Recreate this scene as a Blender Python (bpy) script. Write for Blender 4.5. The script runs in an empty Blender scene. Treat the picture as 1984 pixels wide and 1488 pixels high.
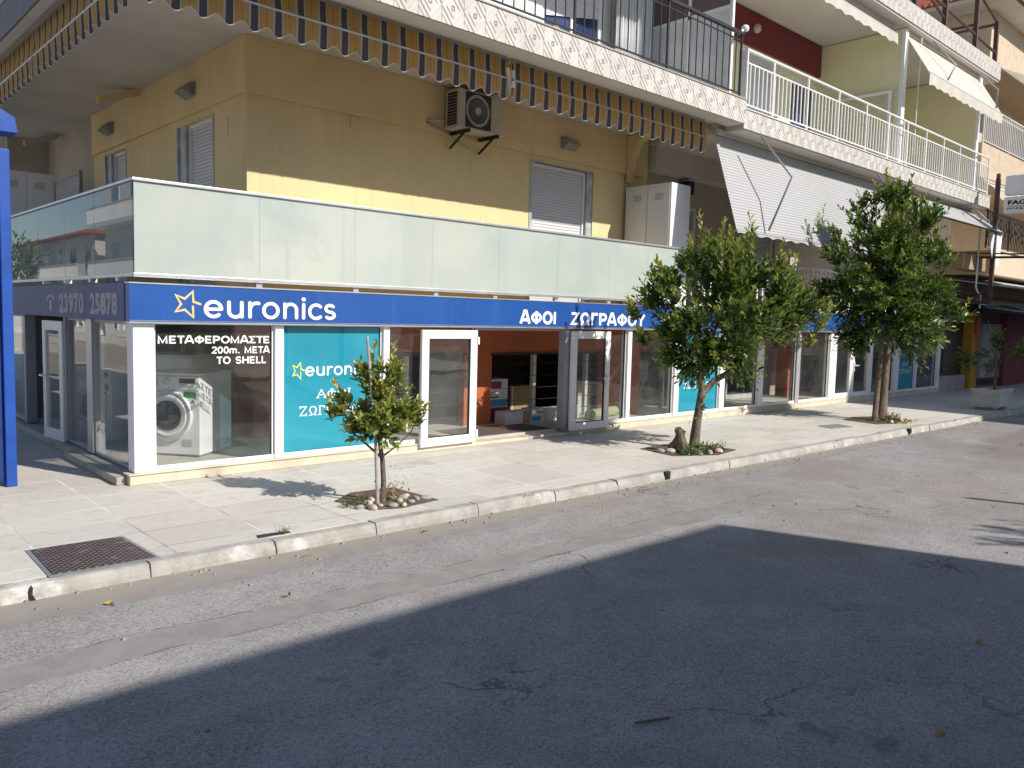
import bpy, math, random
from mathutils import Vector, Matrix
R = math.radians
random.seed(7)
sc = bpy.context.scene
col = sc.collection

# ---------------------------------------------------------------- camera, world, sun, exposure
cd = bpy.data.cameras.new('camera'); cam = bpy.data.objects.new('camera', cd); col.objects.link(cam)
cam.location = (-2.774, -8.548, 1.8)
cam.rotation_euler = (R(85.244), R(-1.478), R(-42.781))
cd.sensor_width = 36; cd.lens = 36*1571.36/1984; cd.clip_start = .05; cd.clip_end = 900
sc.camera = cam
w = bpy.data.worlds.new('World'); sc.world = w; w.use_nodes = True
nt = w.node_tree; nt.nodes.clear()
wo = nt.nodes.new('ShaderNodeOutputWorld'); bg = nt.nodes.new('ShaderNodeBackground'); sk = nt.nodes.new('ShaderNodeTexSky')
sk.sky_type = 'NISHITA'; sk.sun_disc = False; sk.sun_elevation = R(36.5); sk.sun_rotation = R(160)
sk.air_density = 1.0; sk.dust_density = .6; sk.ozone_density = 3.0
bg.inputs[1].default_value = .10
nt.links.new(sk.outputs[0], bg.inputs[0]); nt.links.new(bg.outputs[0], wo.inputs[0])
ld = bpy.data.lights.new('sun', 'SUN'); ld.energy = 5.0; ld.angle = R(.5); ld.color = (1, .94, .86)
sun = bpy.data.objects.new('sun', ld); col.objects.link(sun)
SD = Vector((-.343*math.cos(R(36.5)), .9393*math.cos(R(36.5)), -math.sin(R(36.5))))
sun.rotation_euler = SD.to_track_quat('-Z', 'Y').to_euler(); sun.location = (5, -20, 15)
sc.view_settings.view_transform = 'Standard'; sc.view_settings.look = 'None'
sc.view_settings.exposure = 0.2; sc.view_settings.gamma = 1
sc.cycles.max_bounces = 8; sc.cycles.transparent_max_bounces = 16

# ---------------------------------------------------------------- material helpers
class NB:
    def __init__(s, name):
        s.m = bpy.data.materials.new(name); s.m.use_nodes = True
        s.t = s.m.node_tree; s.t.nodes.clear()
        s.out = s.t.nodes.new('ShaderNodeOutputMaterial')
        s.tc = None
    def n(s, typ, **k):
        x = s.t.nodes.new(typ)
        for a, b in k.items(): setattr(x, a, b)
        return x
    def l(s, a, b): s.t.links.new(a, b)
    def setin(s, sock, v):
        if isinstance(v, (int, float)): sock.default_value = v
        elif isinstance(v, (tuple, list)): sock.default_value = tuple(v) if len(sock.default_value) == len(v) else tuple(v)+(1,)
        else: s.l(v, sock)
    def m_(s, op, *a):
        x = s.n('ShaderNodeMath', operation=op)
        for i, v in enumerate(a): s.setin(x.inputs[i], v)
        return x.outputs[0]
    def pos(s):
        if not s.tc:
            g = s.n('ShaderNodeNewGeometry'); s.tc = g.outputs['Position']
            sp = s.n('ShaderNodeSeparateXYZ'); s.l(s.tc, sp.inputs[0]); s.x, s.y, s.z = sp.outputs
        return s.tc
    def obj(s): return s.n('ShaderNodeTexCoord').outputs['Object']
    def noise(s, scale, detail=4, rough=.55, vec=None, sc3=None):
        v = vec if vec is not None else s.obj()
        if sc3:
            mp = s.n('ShaderNodeMapping'); mp.inputs['Scale'].default_value = sc3; s.l(v, mp.inputs[0]); v = mp.outputs[0]
        x = s.n('ShaderNodeTexNoise'); s.l(v, x.inputs[0]); x.inputs['Scale'].default_value = scale
        x.inputs['Detail'].default_value = detail; x.inputs['Roughness'].default_value = rough
        return x.outputs['Fac']
    def voro(s, scale, feat='F1', vec=None, out='Distance'):
        v = vec if vec is not None else s.obj()
        x = s.n('ShaderNodeTexVoronoi', feature=feat); s.l(v, x.inputs[0]); x.inputs['Scale'].default_value = scale
        return x.outputs[out]
    def ramp(s, f, a, b):   # smooth 0..1 between a and b
        x = s.n('ShaderNodeMapRange'); x.interpolation_type = 'SMOOTHSTEP'
        s.setin(x.inputs[0], f); x.inputs[1].default_value = a; x.inputs[2].default_value = b
        return x.outputs[0]
    def mix(s, f, a, b, mode='MIX'):
        x = s.n('ShaderNodeMix', data_type='RGBA', blend_type=mode)
        s.setin(x.inputs[0], f); s.setin(x.inputs[6], a); s.setin(x.inputs[7], b)
        return x.outputs[2]
    def bump(s, h, strength=.3, dist=.01):
        x = s.n('ShaderNodeBump'); x.inputs['Strength'].default_value = strength; x.inputs['Distance'].default_value = dist
        s.l(h, x.inputs['Height']); return x.outputs[0]
    def pbr(s, color, rough=.6, metal=0, normal=None, spec=.5, coat=0, trans=0, coatr=.03):
        p = s.n('ShaderNodeBsdfPrincipled')
        s.setin(p.inputs['Base Color'], color); s.setin(p.inputs['Roughness'], rough); p.inputs['Metallic'].default_value = metal
        p.inputs['Specular IOR Level'].default_value = spec; p.inputs['Coat Weight'].default_value = coat; p.inputs['Coat Roughness'].default_value = coatr
        if normal: s.l(normal, p.inputs['Normal'])
        return p.outputs[0]
    def fin(s, sh): s.l(sh, s.out.inputs[0]); return s.m

def mat(name, c, rough=.6, var=.12, scale=2.5, bump=0, bscale=80, metal=0, spec=.4, coat=0, dirt=0, dirtc=(.12, .1, .08), streak=False):
    b = NB(name)
    n1 = b.noise(scale, 5)
    c0 = tuple(x*(1-var) for x in c); c1 = tuple(min(1, x*(1+var*.7)) for x in c)
    colr = b.mix(b.ramp(n1, .3, .7), c0, c1)
    if dirt:
        n2 = b.noise(scale*.7 if not streak else 1.5, 6, .65, sc3=(6, 6, .5) if streak else None)
        f = b.m_('MULTIPLY', b.ramp(n2, .5, .75), dirt)
        colr = b.mix(f, colr, dirtc)
    nrm = b.bump(b.noise(bscale, 3), bump, .01) if bump else None
    rr = b.m_('ADD', b.m_('MULTIPLY', n1, .15), rough-.07)
    return b.fin(b.pbr(colr, rr, metal, nrm, spec, coat))

def glass_mat(name, tint=(.86, .9, .89), ior=1.5, film=None, filmfac=0):
    b = NB(name)
    tr = b.n('ShaderNodeBsdfTransparent'); tr.inputs[0].default_value = tint+(1,)
    gl = b.n('ShaderNodeBsdfGlossy'); gl.inputs['Roughness'].default_value = .004; gl.inputs[0].default_value = (1, 1, 1, 1)
    w_ = b.noise(1.3, 2, .5)
    nb = b.bump(w_, .12, .02); b.l(nb, gl.inputs['Normal'])
    lw = b.n('ShaderNodeLayerWeight'); lw.inputs[0].default_value = .5; b.l(nb, lw.inputs['Normal'])
    fz = b.m_('ADD', b.m_('MULTIPLY', b.m_('POWER', lw.outputs['Facing'], 4.2), .9), .035)
    base = tr.outputs[0]
    # dust on the pane
    df = b.n('ShaderNodeBsdfDiffuse'); df.inputs[0].default_value = (.55, .55, .52, 1)
    mx0 = b.n('ShaderNodeMixShader'); b.l(b.m_('ADD', b.m_('MULTIPLY', b.ramp(b.noise(2.2, 5, .7), .35, .8), .035), .012), mx0.inputs[0]); b.l(base, mx0.inputs[1]); b.l(df.outputs[0], mx0.inputs[2])
    base = mx0.outputs[0]
    mx = b.n('ShaderNodeMixShader'); b.l(fz, mx.inputs[0]); b.l(base, mx.inputs[1]); b.l(gl.outputs[0], mx.inputs[2])
    return b.fin(mx.outputs[0])

M = {}
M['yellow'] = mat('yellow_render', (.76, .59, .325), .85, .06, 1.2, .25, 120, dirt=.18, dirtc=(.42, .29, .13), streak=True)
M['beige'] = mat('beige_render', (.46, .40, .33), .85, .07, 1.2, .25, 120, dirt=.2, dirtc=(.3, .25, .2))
M['soffit'] = mat('soffit_paint', (.62, .58, .52), .85, .07, .9, .2, 90, dirt=.25, dirtc=(.42, .37, .31))
M['cream'] = mat('cream_render', (.62, .52, .38), .85, .08, 1.5, .25, 120, dirt=.2, dirtc=(.35, .28, .2))
M['lime'] = mat('pale_lime_render', (.74, .71, .46), .85, .05, 1.2, .2, 120, dirt=.12, dirtc=(.4, .38, .2))
M['maroon'] = mat('maroon_paint', (.17, .028, .035), .8, .1, 2, .2, 100)
M['whitewall'] = mat('white_render', (.74, .74, .72), .8, .04, 1.5, .2, 120, dirt=.12, dirtc=(.5, .49, .46))
M['peach'] = mat('peach_brick_cladding', (.55, .44, .32), .85, .1, 4, .3, 60)
M['white'] = mat('white_paint', (.80, .80, .79), .35, .03, 3, spec=.5, dirt=.08, dirtc=(.5, .48, .45))
M['alu'] = mat('brushed_aluminium', (.55, .56, .57), .38, .05, 5, metal=.7)
M['pvc'] = mat('white_pvc', (.82, .82, .81), .3, .03, 3, spec=.5, dirt=.15, dirtc=(.55, .52, .47))
M['greypvc'] = mat('grey_frame_paint', (.34, .34, .36), .4, .06, 4)
M['rubber'] = mat('black_gasket', (.02, .02, .02), .6)
M['blackmetal'] = mat('black_iron', (.025, .027, .03), .5, .1, 6, metal=.2)
M['darkbox'] = mat('dark_interior_shade', (.045, .042, .042), .9, .2)  # near-black colour stands in for the shade inside unlit rooms
M['shopceil'] = mat('shop_ceiling_paint', (.55, .53, .5), .9, .05)
M['shopback'] = mat('shop_back_wall_paint', (.20, .17, .18), .9, .1)
M['floor'] = mat('shop_floor_tiles', (.50, .46, .40), .6, .12, 1.5, .1, 40, dirt=.4, dirtc=(.22, .19, .16))
M['orange'] = mat('orange_interior_paint', (.44, .115, .045), .75, .08, 1.5, .15, 90, dirt=.15, dirtc=(.35, .1, .05))
M['blue'] = mat('blue_sign_panel', (.014, .078, .31), .34, .10, 1.1, spec=.5, dirt=.4, dirtc=(.035, .13, .40), streak=True)
M['bluedirty'] = mat('dusty_blue_sign_panel', (.045, .07, .22), .5, .12, 2, spec=.4, dirt=.75, dirtc=(.16, .15, .19), streak=True)
M['kioskblue'] = mat('kiosk_blue_enamel', (.012, .07, .34), .45, .15, 3, .15, 40, dirt=.55, dirtc=(.02, .045, .16))
M['kioskdark'] = mat('kiosk_dark_blue', (.008, .03, .16), .5, .15, 5, dirt=.4, dirtc=(.05, .06, .1))
M['lettering'] = mat('white_vinyl', (.86, .86, .86), .45, .02)
M['letterdirty'] = mat('weathered_vinyl', (.42, .40, .42), .6, .15, 6, dirt=.4, dirtc=(.24, .22, .26))
M['letteryellow'] = mat('yellow_vinyl', (.85, .58, .22), .45, .03)
M['letterlime'] = mat('lime_yellow_vinyl', (.75, .70, .10), .45, .03)
M['teal'] = mat('teal_window_film', (.03, .36, .50), .25, .05, 1.2, spec=.6, coat=.6)
M['machine'] = mat('white_appliance_enamel', (.78, .78, .78), .25, .02, spec=.5, coat=.3)
M['machinegrey'] = mat('appliance_grey', (.52, .53, .55), .3, .03)
M['chrome'] = mat('chromed_ring', (.72, .73, .75), .18, .03, metal=.6)
M['darkglass'] = mat('dark_door_glass', (.015, .018, .022), .08, .2, spec=.8)
M['conc'] = mat('weathered_concrete', (.40, .37, .32), .9, .16, 3, .5, 60, dirt=.4, dirtc=(.2, .18, .15))
M['plinth'] = mat('cream_painted_plinth', (.60, .54, .42), .85, .12, 3, .4, 50, dirt=.55, dirtc=(.36, .31, .24))
M['marble'] = mat('grey_veined_marble', (.44, .46, .47), .35, .25, 6, spec=.5)
M['acbody'] = mat('beige_ac_casing', (.50, .45, .38), .5, .08, 3)
M['lampglass'] = mat('grey_lamp_housing', (.30, .32, .31), .4, .2, 12)
M['rust'] = mat('rusty_red_steel', (.10, .05, .045), .7, .25, 8, dirt=.4, dirtc=(.07, .04, .035))
M['bark'] = mat('grey_brown_bark', (.15, .115, .085), .9, .3, 14, .8, 50, dirt=.4, dirtc=(.06, .05, .04))
M['stake'] = mat('weathered_grey_stake', (.32, .30, .28), .8, .2, 10)
M['soil'] = mat('dry_soil', (.13, .09, .06), .95, .3, 10, .8, 60)
M['stone'] = mat('pale_river_stone', (.50, .42, .34), .75, .25, 7, .2, 40)
M['stone2'] = mat('grey_river_stone', (.30, .29, .29), .75, .25, 7, .2, 40)
M['rooftile'] = mat('red_roof_tiles', (.42, .10, .05), .8, .2, 6, .5, 20)
M['purplered'] = mat('dark_rose_paint', (.22, .035, .06), .7, .1)
M['ochre'] = mat('ochre_panel', (.50, .26, .03), .6, .1)
M['redbox'] = mat('red_box', (.40, .035, .02), .5, .1)
M['carpet'] = mat('rolled_green_carpet', (.42, .44, .26), .95, .15, 20, .4, 90)
M['card'] = mat('brown_cardboard', (.36, .24, .14), .85, .1)
M['carpetbrown'] = mat('brown_door_mat', (.12, .09, .08), .95, .2, 20)
M['boxwhite'] = mat('white_printed_box', (.62, .62, .60), .6, .1, 3)
M['boxblue'] = mat('blue_printed_band', (.08, .28, .45), .5, .1)
M['boxred'] = mat('dark_red_printed_band', (.26, .04, .06), .5, .1)
M['greygreen'] = mat('grey_canopy_sheet', (.36, .36, .37), .7, .15, 2)
M['brown'] = mat('dark_brown_shutter', (.045, .030, .028), .6, .15)
M['glass'] = glass_mat('shop_glass', (.95, .965, .96))
M['screen'] = mat('dark_green_button', (.03, .25, .08), .5)
M['tilepot'] = mat('white_concrete_planter', (.56, .54, .50), .85, .12, 5, .4, 50, dirt=.5, dirtc=(.28, .26, .23))
M['dryleaf'] = mat('yellow_dry_leaf', (.45, .30, .07), .8, .3, 30)
M['curtain'] = mat('white_curtain', (.66, .67, .68), .9, .12, 2)
M['blueglass'] = mat('blue_tinted_window', (.035, .05, .13), .08, .3, 2, spec=.7, coat=.5)
M['brownglass'] = mat('smoked_panel', (.16, .12, .12), .3, .1, 2)
M['duct'] = mat('galvanised_steel', (.30, .32, .34), .5, .1, metal=.4)

def shutter_mat(name, c, period, dark=.45):
    b = NB(name); b.pos()
    f = b.m_('FRACT', b.m_('DIVIDE', b.z, period))
    g = b.ramp(f, 0, .18); g2 = b.m_('SUBTRACT', 1, b.ramp(f, .85, 1.0)); h = b.m_('MULTIPLY', g, g2)
    cc = b.mix(h, tuple(x*dark for x in c), c)
    cc = b.mix(b.m_('MULTIPLY', b.noise(2.5, 4), .25), cc, tuple(x*.75 for x in c))
    return b.fin(b.pbr(cc, .45, 0, b.bump(h, .6, .012)))
M['shutter'] = shutter_mat('roller_shutter_slats', (.66, .66, .68), .048)
M['shuttergrey'] = shutter_mat('grey_roller_shutter_slats', (.42, .43, .46), .06)
M['corr'] = shutter_mat('ribbed_white_awning_cloth', (.44, .44, .44), .052, .6)
M['brownshut'] = shutter_mat('brown_shop_shutter', (.06, .035, .03), .08)

def frost_mat():
    b = NB('frosted_balcony_glass')
    n = b.noise(.8, 3)
    c = b.mix(b.ramp(n, .3, .7), (.54, .62, .585), (.66, .695, .63))
    c = b.mix(b.m_('MULTIPLY', b.ramp(b.noise(1.5, 6, .7, sc3=(5, 5, .6)), .45, .8), .12), c, (.45, .47, .44))
    d = b.n('ShaderNodeBsdfDiffuse'); b.l(c, d.inputs[0])
    t = b.n('ShaderNodeBsdfTranslucent'); b.l(c, t.inputs[0])
    m1 = b.n('ShaderNodeMixShader'); m1.inputs[0].default_value = .30; b.l(d.outputs[0], m1.inputs[1]); b.l(t.outputs[0], m1.inputs[2])
    g = b.n('ShaderNodeBsdfGlossy'); g.inputs['Roughness'].default_value = .01
    fr = b.n('ShaderNodeFresnel'); fr.inputs[0].default_value = 1.62
    m2 = b.n('ShaderNodeMixShader'); b.l(fr.outputs[0], m2.inputs[0]); b.l(m1.outputs[0], m2.inputs[1]); b.l(g.outputs[0], m2.inputs[2])
    return b.fin(m2.outputs[0])
M['frost'] = frost_mat()
def tealfilm():
    b = NB('teal_window_film')
    c = b.mix(b.ramp(b.noise(1.1, 3), .3, .7), (.025, .34, .47), (.045, .42, .54))
    d = b.n('ShaderNodeBsdfDiffuse'); b.l(c, d.inputs[0]); t = b.n('ShaderNodeBsdfTransparent'); t.inputs[0].default_value = (.45, .85, .95, 1)
    m1 = b.n('ShaderNodeMixShader'); m1.inputs[0].default_value = .36; b.l(d.outputs[0], m1.inputs[1]); b.l(t.outputs[0], m1.inputs[2])
    g = b.n('ShaderNodeBsdfGlossy'); g.inputs['Roughness'].default_value = .01
    lw = b.n('ShaderNodeLayerWeight'); lw.inputs[0].default_value = .5
    f = b.m_('ADD', b.m_('MULTIPLY', b.m_('POWER', lw.outputs['Facing'], 4.2), .9), .04)
    m2 = b.n('ShaderNodeMixShader'); b.l(f, m2.inputs[0]); b.l(m1.outputs[0], m2.inputs[1]); b.l(g.outputs[0], m2.inputs[2])
    return b.fin(m2.outputs[0])
M['teal'] = tealfilm()
def tinted_rail():
    b = NB('grey_reflective_balcony_glass')
    d = b.n('ShaderNodeBsdfDiffuse'); d.inputs[0].default_value = (.16, .19, .19, 1)
    g = b.n('ShaderNodeBsdfGlossy'); g.inputs['Roughness'].default_value = .004
    fr = b.n('ShaderNodeFresnel'); fr.inputs[0].default_value = 1.75
    m2 = b.n('ShaderNodeMixShader'); b.l(fr.outputs[0], m2.inputs[0]); b.l(d.outputs[0], m2.inputs[1]); b.l(g.outputs[0], m2.inputs[2])
    return b.fin(m2.outputs[0])
M['railglass'] = tinted_rail()

def stripe_mat(name, axis):
    b = NB(name); b.pos(); u = b.x if axis == 0 else b.y
    f = b.m_('FRACT', b.m_('DIVIDE', b.m_('ADD', u, 10.0-1.19+.045+(0 if axis == 0 else 1.3)), .268))
    def band(a, c, e=.02):
        return b.m_('MULTIPLY', b.ramp(f, a-e/2, a+e/2), b.m_('SUBTRACT', 1, b.ramp(f, c-e/2, c+e/2)))
    c = b.mix(band(.02, .46+.5), (.52, .50, .46), (.60, .36, .12))          # ochre between cream edges
    c = b.mix(band(.64, .68), c, (.42, .24, .09))
    c = b.mix(band(.955, 1.2), c, (.52, .50, .46))
    c = b.mix(band(-.1, .05), c, (.52, .50, .46))
    c = b.mix(band(.05, .33), c, (.085, .085, .105))
    c = b.mix(band(.33, .38), c, (.52, .50, .46))
    c = b.mix(b.m_('MULTIPLY', b.noise(5, 4), .3), c, (.25, .2, .15))
    d = b.n('ShaderNodeBsdfDiffuse'); b.l(c, d.inputs[0]); t = b.n('ShaderNodeBsdfTranslucent'); b.l(c, t.inputs[0])
    m1 = b.n('ShaderNodeMixShader'); m1.inputs[0].default_value = .25; b.l(d.outputs[0], m1.inputs[1]); b.l(t.outputs[0], m1.inputs[2])
    return b.fin(m1.outputs[0])
M['stripex'] = stripe_mat('striped_awning_cloth', 0); M['stripey'] = stripe_mat('striped_side_awning_cloth', 1)
def cloth(name, c, tr=.3):
    b = NB(name); cc = b.mix(b.m_('MULTIPLY', b.ramp(b.noise(3, 5), .35, .75), .35), c, tuple(x*.75 for x in c))
    d = b.n('ShaderNodeBsdfDiffuse'); b.l(cc, d.inputs[0]); t = b.n('ShaderNodeBsdfTranslucent'); b.l(cc, t.inputs[0])
    m1 = b.n('ShaderNodeMixShader'); m1.inputs[0].default_value = tr; b.l(d.outputs[0], m1.inputs[1]); b.l(t.outputs[0], m1.inputs[2])
    return b.fin(m1.outputs[0])
M['whitecloth'] = cloth('cream_awning_cloth', (.72, .68, .62)); M['greycloth'] = cloth('grey_blue_awning_cloth', (.20, .25, .32), .1)

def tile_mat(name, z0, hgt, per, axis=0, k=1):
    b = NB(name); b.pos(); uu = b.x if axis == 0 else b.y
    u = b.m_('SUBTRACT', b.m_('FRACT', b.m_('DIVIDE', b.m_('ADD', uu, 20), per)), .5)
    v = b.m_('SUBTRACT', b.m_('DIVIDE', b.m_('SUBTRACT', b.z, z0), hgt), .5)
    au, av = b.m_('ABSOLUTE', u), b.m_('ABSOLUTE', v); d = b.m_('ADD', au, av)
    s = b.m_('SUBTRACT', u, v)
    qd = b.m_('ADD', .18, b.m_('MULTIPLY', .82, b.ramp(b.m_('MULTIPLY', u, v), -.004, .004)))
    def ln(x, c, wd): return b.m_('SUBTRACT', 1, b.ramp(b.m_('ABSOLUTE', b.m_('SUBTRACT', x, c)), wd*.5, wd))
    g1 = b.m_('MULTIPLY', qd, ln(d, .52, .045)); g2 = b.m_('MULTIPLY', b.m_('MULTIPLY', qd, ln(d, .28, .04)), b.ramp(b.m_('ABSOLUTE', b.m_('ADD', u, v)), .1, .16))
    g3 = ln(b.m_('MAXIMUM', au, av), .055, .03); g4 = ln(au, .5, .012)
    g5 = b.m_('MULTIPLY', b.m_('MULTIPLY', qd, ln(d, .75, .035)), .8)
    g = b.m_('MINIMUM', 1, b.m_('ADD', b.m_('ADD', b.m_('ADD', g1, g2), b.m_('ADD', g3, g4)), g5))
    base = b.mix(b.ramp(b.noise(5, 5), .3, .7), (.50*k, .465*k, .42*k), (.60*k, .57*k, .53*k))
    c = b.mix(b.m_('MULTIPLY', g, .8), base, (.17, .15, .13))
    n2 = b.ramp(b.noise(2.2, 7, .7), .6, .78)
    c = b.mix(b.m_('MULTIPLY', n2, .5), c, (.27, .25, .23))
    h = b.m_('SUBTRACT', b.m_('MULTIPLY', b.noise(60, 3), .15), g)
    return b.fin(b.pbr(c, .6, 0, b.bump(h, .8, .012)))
M['tileA'] = tile_mat('relief_tile_cladding', 5.14, .39, .33); M['tileA_shade'] = tile_mat('relief_tile_cladding_shade', 5.14, .39, .33, 1, .3)  # side copy of the tiles darkened, its shade put into the colour
M['tileB'] = tile_mat('pale_relief_tile_cladding', 5.08, .32, .30); M['tileC'] = tile_mat('upper_relief_tile_cladding', 8.5, .38, .26)

def asphalt():
    b = NB('worn_asphalt'); b.pos(); P = b.pos()
    big = b.noise(.35, 4, .6, P); mid = b.noise(3, 5, .6, P); fine = b.voro(115, vec=P, out='Color'); fd = b.voro(115, vec=P)
    sp = b.n('ShaderNodeSeparateColor'); b.l(fine, sp.inputs[0]); fv = sp.outputs[0]
    base = b.mix(b.ramp(mid, .25, .75), (.242, .236, .234), (.345, .335, .328))
    base = b.mix(b.m_('MULTIPLY', b.ramp(big, .42, .6), .8), base, (.27, .24, .222))
    base = b.mix(b.m_('MULTIPLY', b.ramp(b.noise(1.1, 6, .7, P, (1, 2.2, 1)), .52, .66), .45), base, (.37, .35, .33))
    base = b.mix(b.m_('MULTIPLY', b.ramp(b.noise(5, 5, .7, P), .60, .72), .4), base, (.16, .148, .14))
    base = b.mix(b.m_('MULTIPLY', b.ramp(fv, .55, 1.0), .6), base, (.46, .435, .41))
    base = b.mix(b.m_('MULTIPLY', b.m_('SUBTRACT', 1, b.ramp(fv, 0, .3)), .6), base, (.10, .096, .095))
    far = b.ramp(b.noise(.5, 3, .5, P), .5, .6)
    base = b.mix(b.m_('MULTIPLY', far, .25), base, (.19, .165, .145))
    # smoother repaired trench running beside the kerb, and the poured gutter strip
    wob = b.m_('MULTIPLY', b.m_('SUBTRACT', b.noise(1.1, 4, .6, P), .5), .22)
    dl = b.m_('ABSOLUTE', b.m_('ADD', b.m_('ADD', b.y, b.m_('MULTIPLY', b.x, .075)), b.m_('ADD', wob, 3.98)))
    dl = b.m_('ABSOLUTE', b.m_('ADD', b.m_('ADD', b.y, b.m_('MULTIPLY', b.x, .03)), b.m_('ADD', wob, 3.95)))
    tr = b.m_('MULTIPLY', b.m_('SUBTRACT', 1, b.ramp(dl, .13, .17)), b.m_('SUBTRACT', 1, b.ramp(b.x, 4.5, 6.5)))
    gut = b.ramp(b.m_('ADD', b.y, b.m_('MULTIPLY', wob, .5)), -3.2, -3.14)
    sm = b.m_('MAXIMUM', tr, gut)
    smc = b.mix(b.ramp(b.noise(6, 5, .6, P), .3, .7), (.22, .205, .195), (.27, .255, .238))
    base = b.mix(b.m_('MULTIPLY', sm, .8), base, smc)
    ed = b.m_('MULTIPLY', b.m_('SUBTRACT', 1, b.ramp(b.m_('ABSOLUTE', b.m_('SUBTRACT', dl, .165)), .004, .014)), b.m_('MULTIPLY', b.ramp(b.noise(2.5, 4, .6, P), .45, .55), b.m_('SUBTRACT', 1, b.ramp(b.x, 4.5, 6.5))))
    base = b.mix(b.m_('MULTIPLY', ed, .6), base, (.07, .065, .06))
    px = b.m_('DIVIDE', b.m_('SUBTRACT', b.x, 15), 4.5); py = b.m_('DIVIDE', b.m_('ADD', b.y, 4.6), .75)
    q = b.m_('ADD', b.m_('ADD', b.m_('MULTIPLY', px, px), b.m_('MULTIPLY', py, py)), b.m_('MULTIPLY', wob, 6))
    base = b.mix(b.m_('MULTIPLY', b.m_('SUBTRACT', 1, b.ramp(q, .6, 1.3)), .5), base, (.15, .12, .10))
    # dust close to the kerb
    dust = b.m_('MULTIPLY', b.ramp(b.m_('ADD', b.y, b.m_('MULTIPLY', wob, 1.5)), -3.25, -2.85), .55)
    base = b.mix(dust, base, (.34, .295, .24))
    # cracks
    cw = b.n('ShaderNodeVectorMath', operation='ADD'); nz = b.n('ShaderNodeTexNoise'); b.l(P, nz.inputs[0]); nz.inputs['Scale'].default_value = 2.2; nz.inputs['Detail'].default_value = 5
    b.l(P, cw.inputs[0]); b.l(nz.outputs['Color'], cw.inputs[1])
    cr = b.voro(.42, 'DISTANCE_TO_EDGE', cw.outputs[0])
    ck = b.m_('MULTIPLY', b.m_('SUBTRACT', 1, b.ramp(cr, .002, .007)), b.ramp(b.noise(.6, 3, .5, P), .53, .64))
    base = b.mix(b.m_('MULTIPLY', ck, .7), base, (.08, .075, .07))
    # oil spots and patches
    os_ = b.ramp(b.noise(1.7, 3, .6, P), .67, .74)
    base = b.mix(b.m_('MULTIPLY', os_, .5), base, (.11, .10, .095))
    h = b.m_('ADD', b.m_('MULTIPLY', b.m_('SUBTRACT', 1, fd), b.m_('SUBTRACT', 1.1, sm)), b.m_('MULTIPLY', ck, -2))
    return b.fin(b.pbr(base, .85, 0, b.bump(h, .55, .006), spec=.3))
M['asphalt'] = asphalt()

def paving():
    b = NB('pale_paving_slabs'); b.pos(); P = b.pos()
    wob = b.m_('MULTIPLY', b.m_('SUBTRACT', b.noise(2.5, 4, .6, P), .5), .03)
    row = b.m_('DIVIDE', b.m_('ADD', b.m_('ADD', b.y, wob), 20.05), .505)
    ry = b.m_('FRACT', row); rid = b.m_('FLOOR', row)
    cx = b.m_('DIVIDE', b.m_('ADD', b.m_('ADD', b.x, wob), 20.6), .77)
    rx = b.m_('FRACT', cx); cid = b.m_('FLOOR', cx)
    ey = b.m_('MULTIPLY', b.m_('MINIMUM', ry, b.m_('SUBTRACT', 1, ry)), .505); ex = b.m_('MULTIPLY', b.m_('MINIMUM', rx, b.m_('SUBTRACT', 1, rx)), .77)
    e = b.m_('MINIMUM', ex, ey)
    cv = b.n('ShaderNodeCombineXYZ'); b.l(cid, cv.inputs[0]); b.l(rid, cv.inputs[1])
    wn = b.n('ShaderNodeTexWhiteNoise'); b.l(cv.outputs[0], wn.inputs[0])
    base = b.mix(wn.outputs[0], (.50, .47, .42), (.60, .57, .515))
    base = b.mix(b.m_('MULTIPLY', b.ramp(b.noise(1.2, 6, .65, P), .35, .7), .6), base, (.56, .535, .49))
    base = b.mix(b.m_('MULTIPLY', b.ramp(b.noise(9, 6, .7, P), .48, .75), .5), base, (.36, .33, .285))
    base = b.mix(b.m_('MULTIPLY', b.ramp(b.noise(.9, 6, .75, P, ), .54, .68), .5), base, (.33, .30, .26))
    base = b.mix(b.m_('MULTIPLY', b.m_('SUBTRACT', 1, b.ramp(b.voro(1.7, vec=P), .02, .035)), .6), base, (.12, .11, .10))
    base = b.mix(b.m_('MULTIPLY', b.ramp(b.m_('ADD', b.y, b.m_('MULTIPLY', wob, 6)), -.35, -.12), .3), base, (.40, .36, .29))
    j = b.m_('SUBTRACT', 1, b.ramp(e, .004, .011))
    light = b.ramp(b.noise(.8, 3, .5, P), .42, .52)
    jc = b.mix(light, (.33, .30, .265), (.70, .68, .63))
    base = b.mix(b.m_('MULTIPLY', j, b.ramp(b.noise(3.5, 4, .6, P), .33, .55)), base, jc)
    h = b.m_('SUBTRACT', b.m_('MULTIPLY', b.noise(45, 4, .6, P), .5), j)
    return b.fin(b.pbr(base, .85, 0, b.bump(h, .35, .006), spec=.3))
M['paving'] = paving()
def kerbm():
    b = NB('worn_kerb_concrete'); P = b.pos()
    base = b.mix(b.ramp(b.noise(4, 6, .65, P), .3, .7), (.30, .28, .25), (.45, .43, .40))
    base = b.mix(b.m_('MULTIPLY', b.ramp(b.noise(2.1, 6, .7, P), .55, .68), .7), base, (.66, .65, .62))
    base = b.mix(b.m_('MULTIPLY', b.ramp(b.noise(3.1, 5, .7, P), .56, .7), .5), base, (.26, .23, .19))
    return b.fin(b.pbr(base, .9, 0, b.bump(b.noise(28, 6, .7, P), .6, .015)))
M['kerb'] = kerbm()
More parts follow.
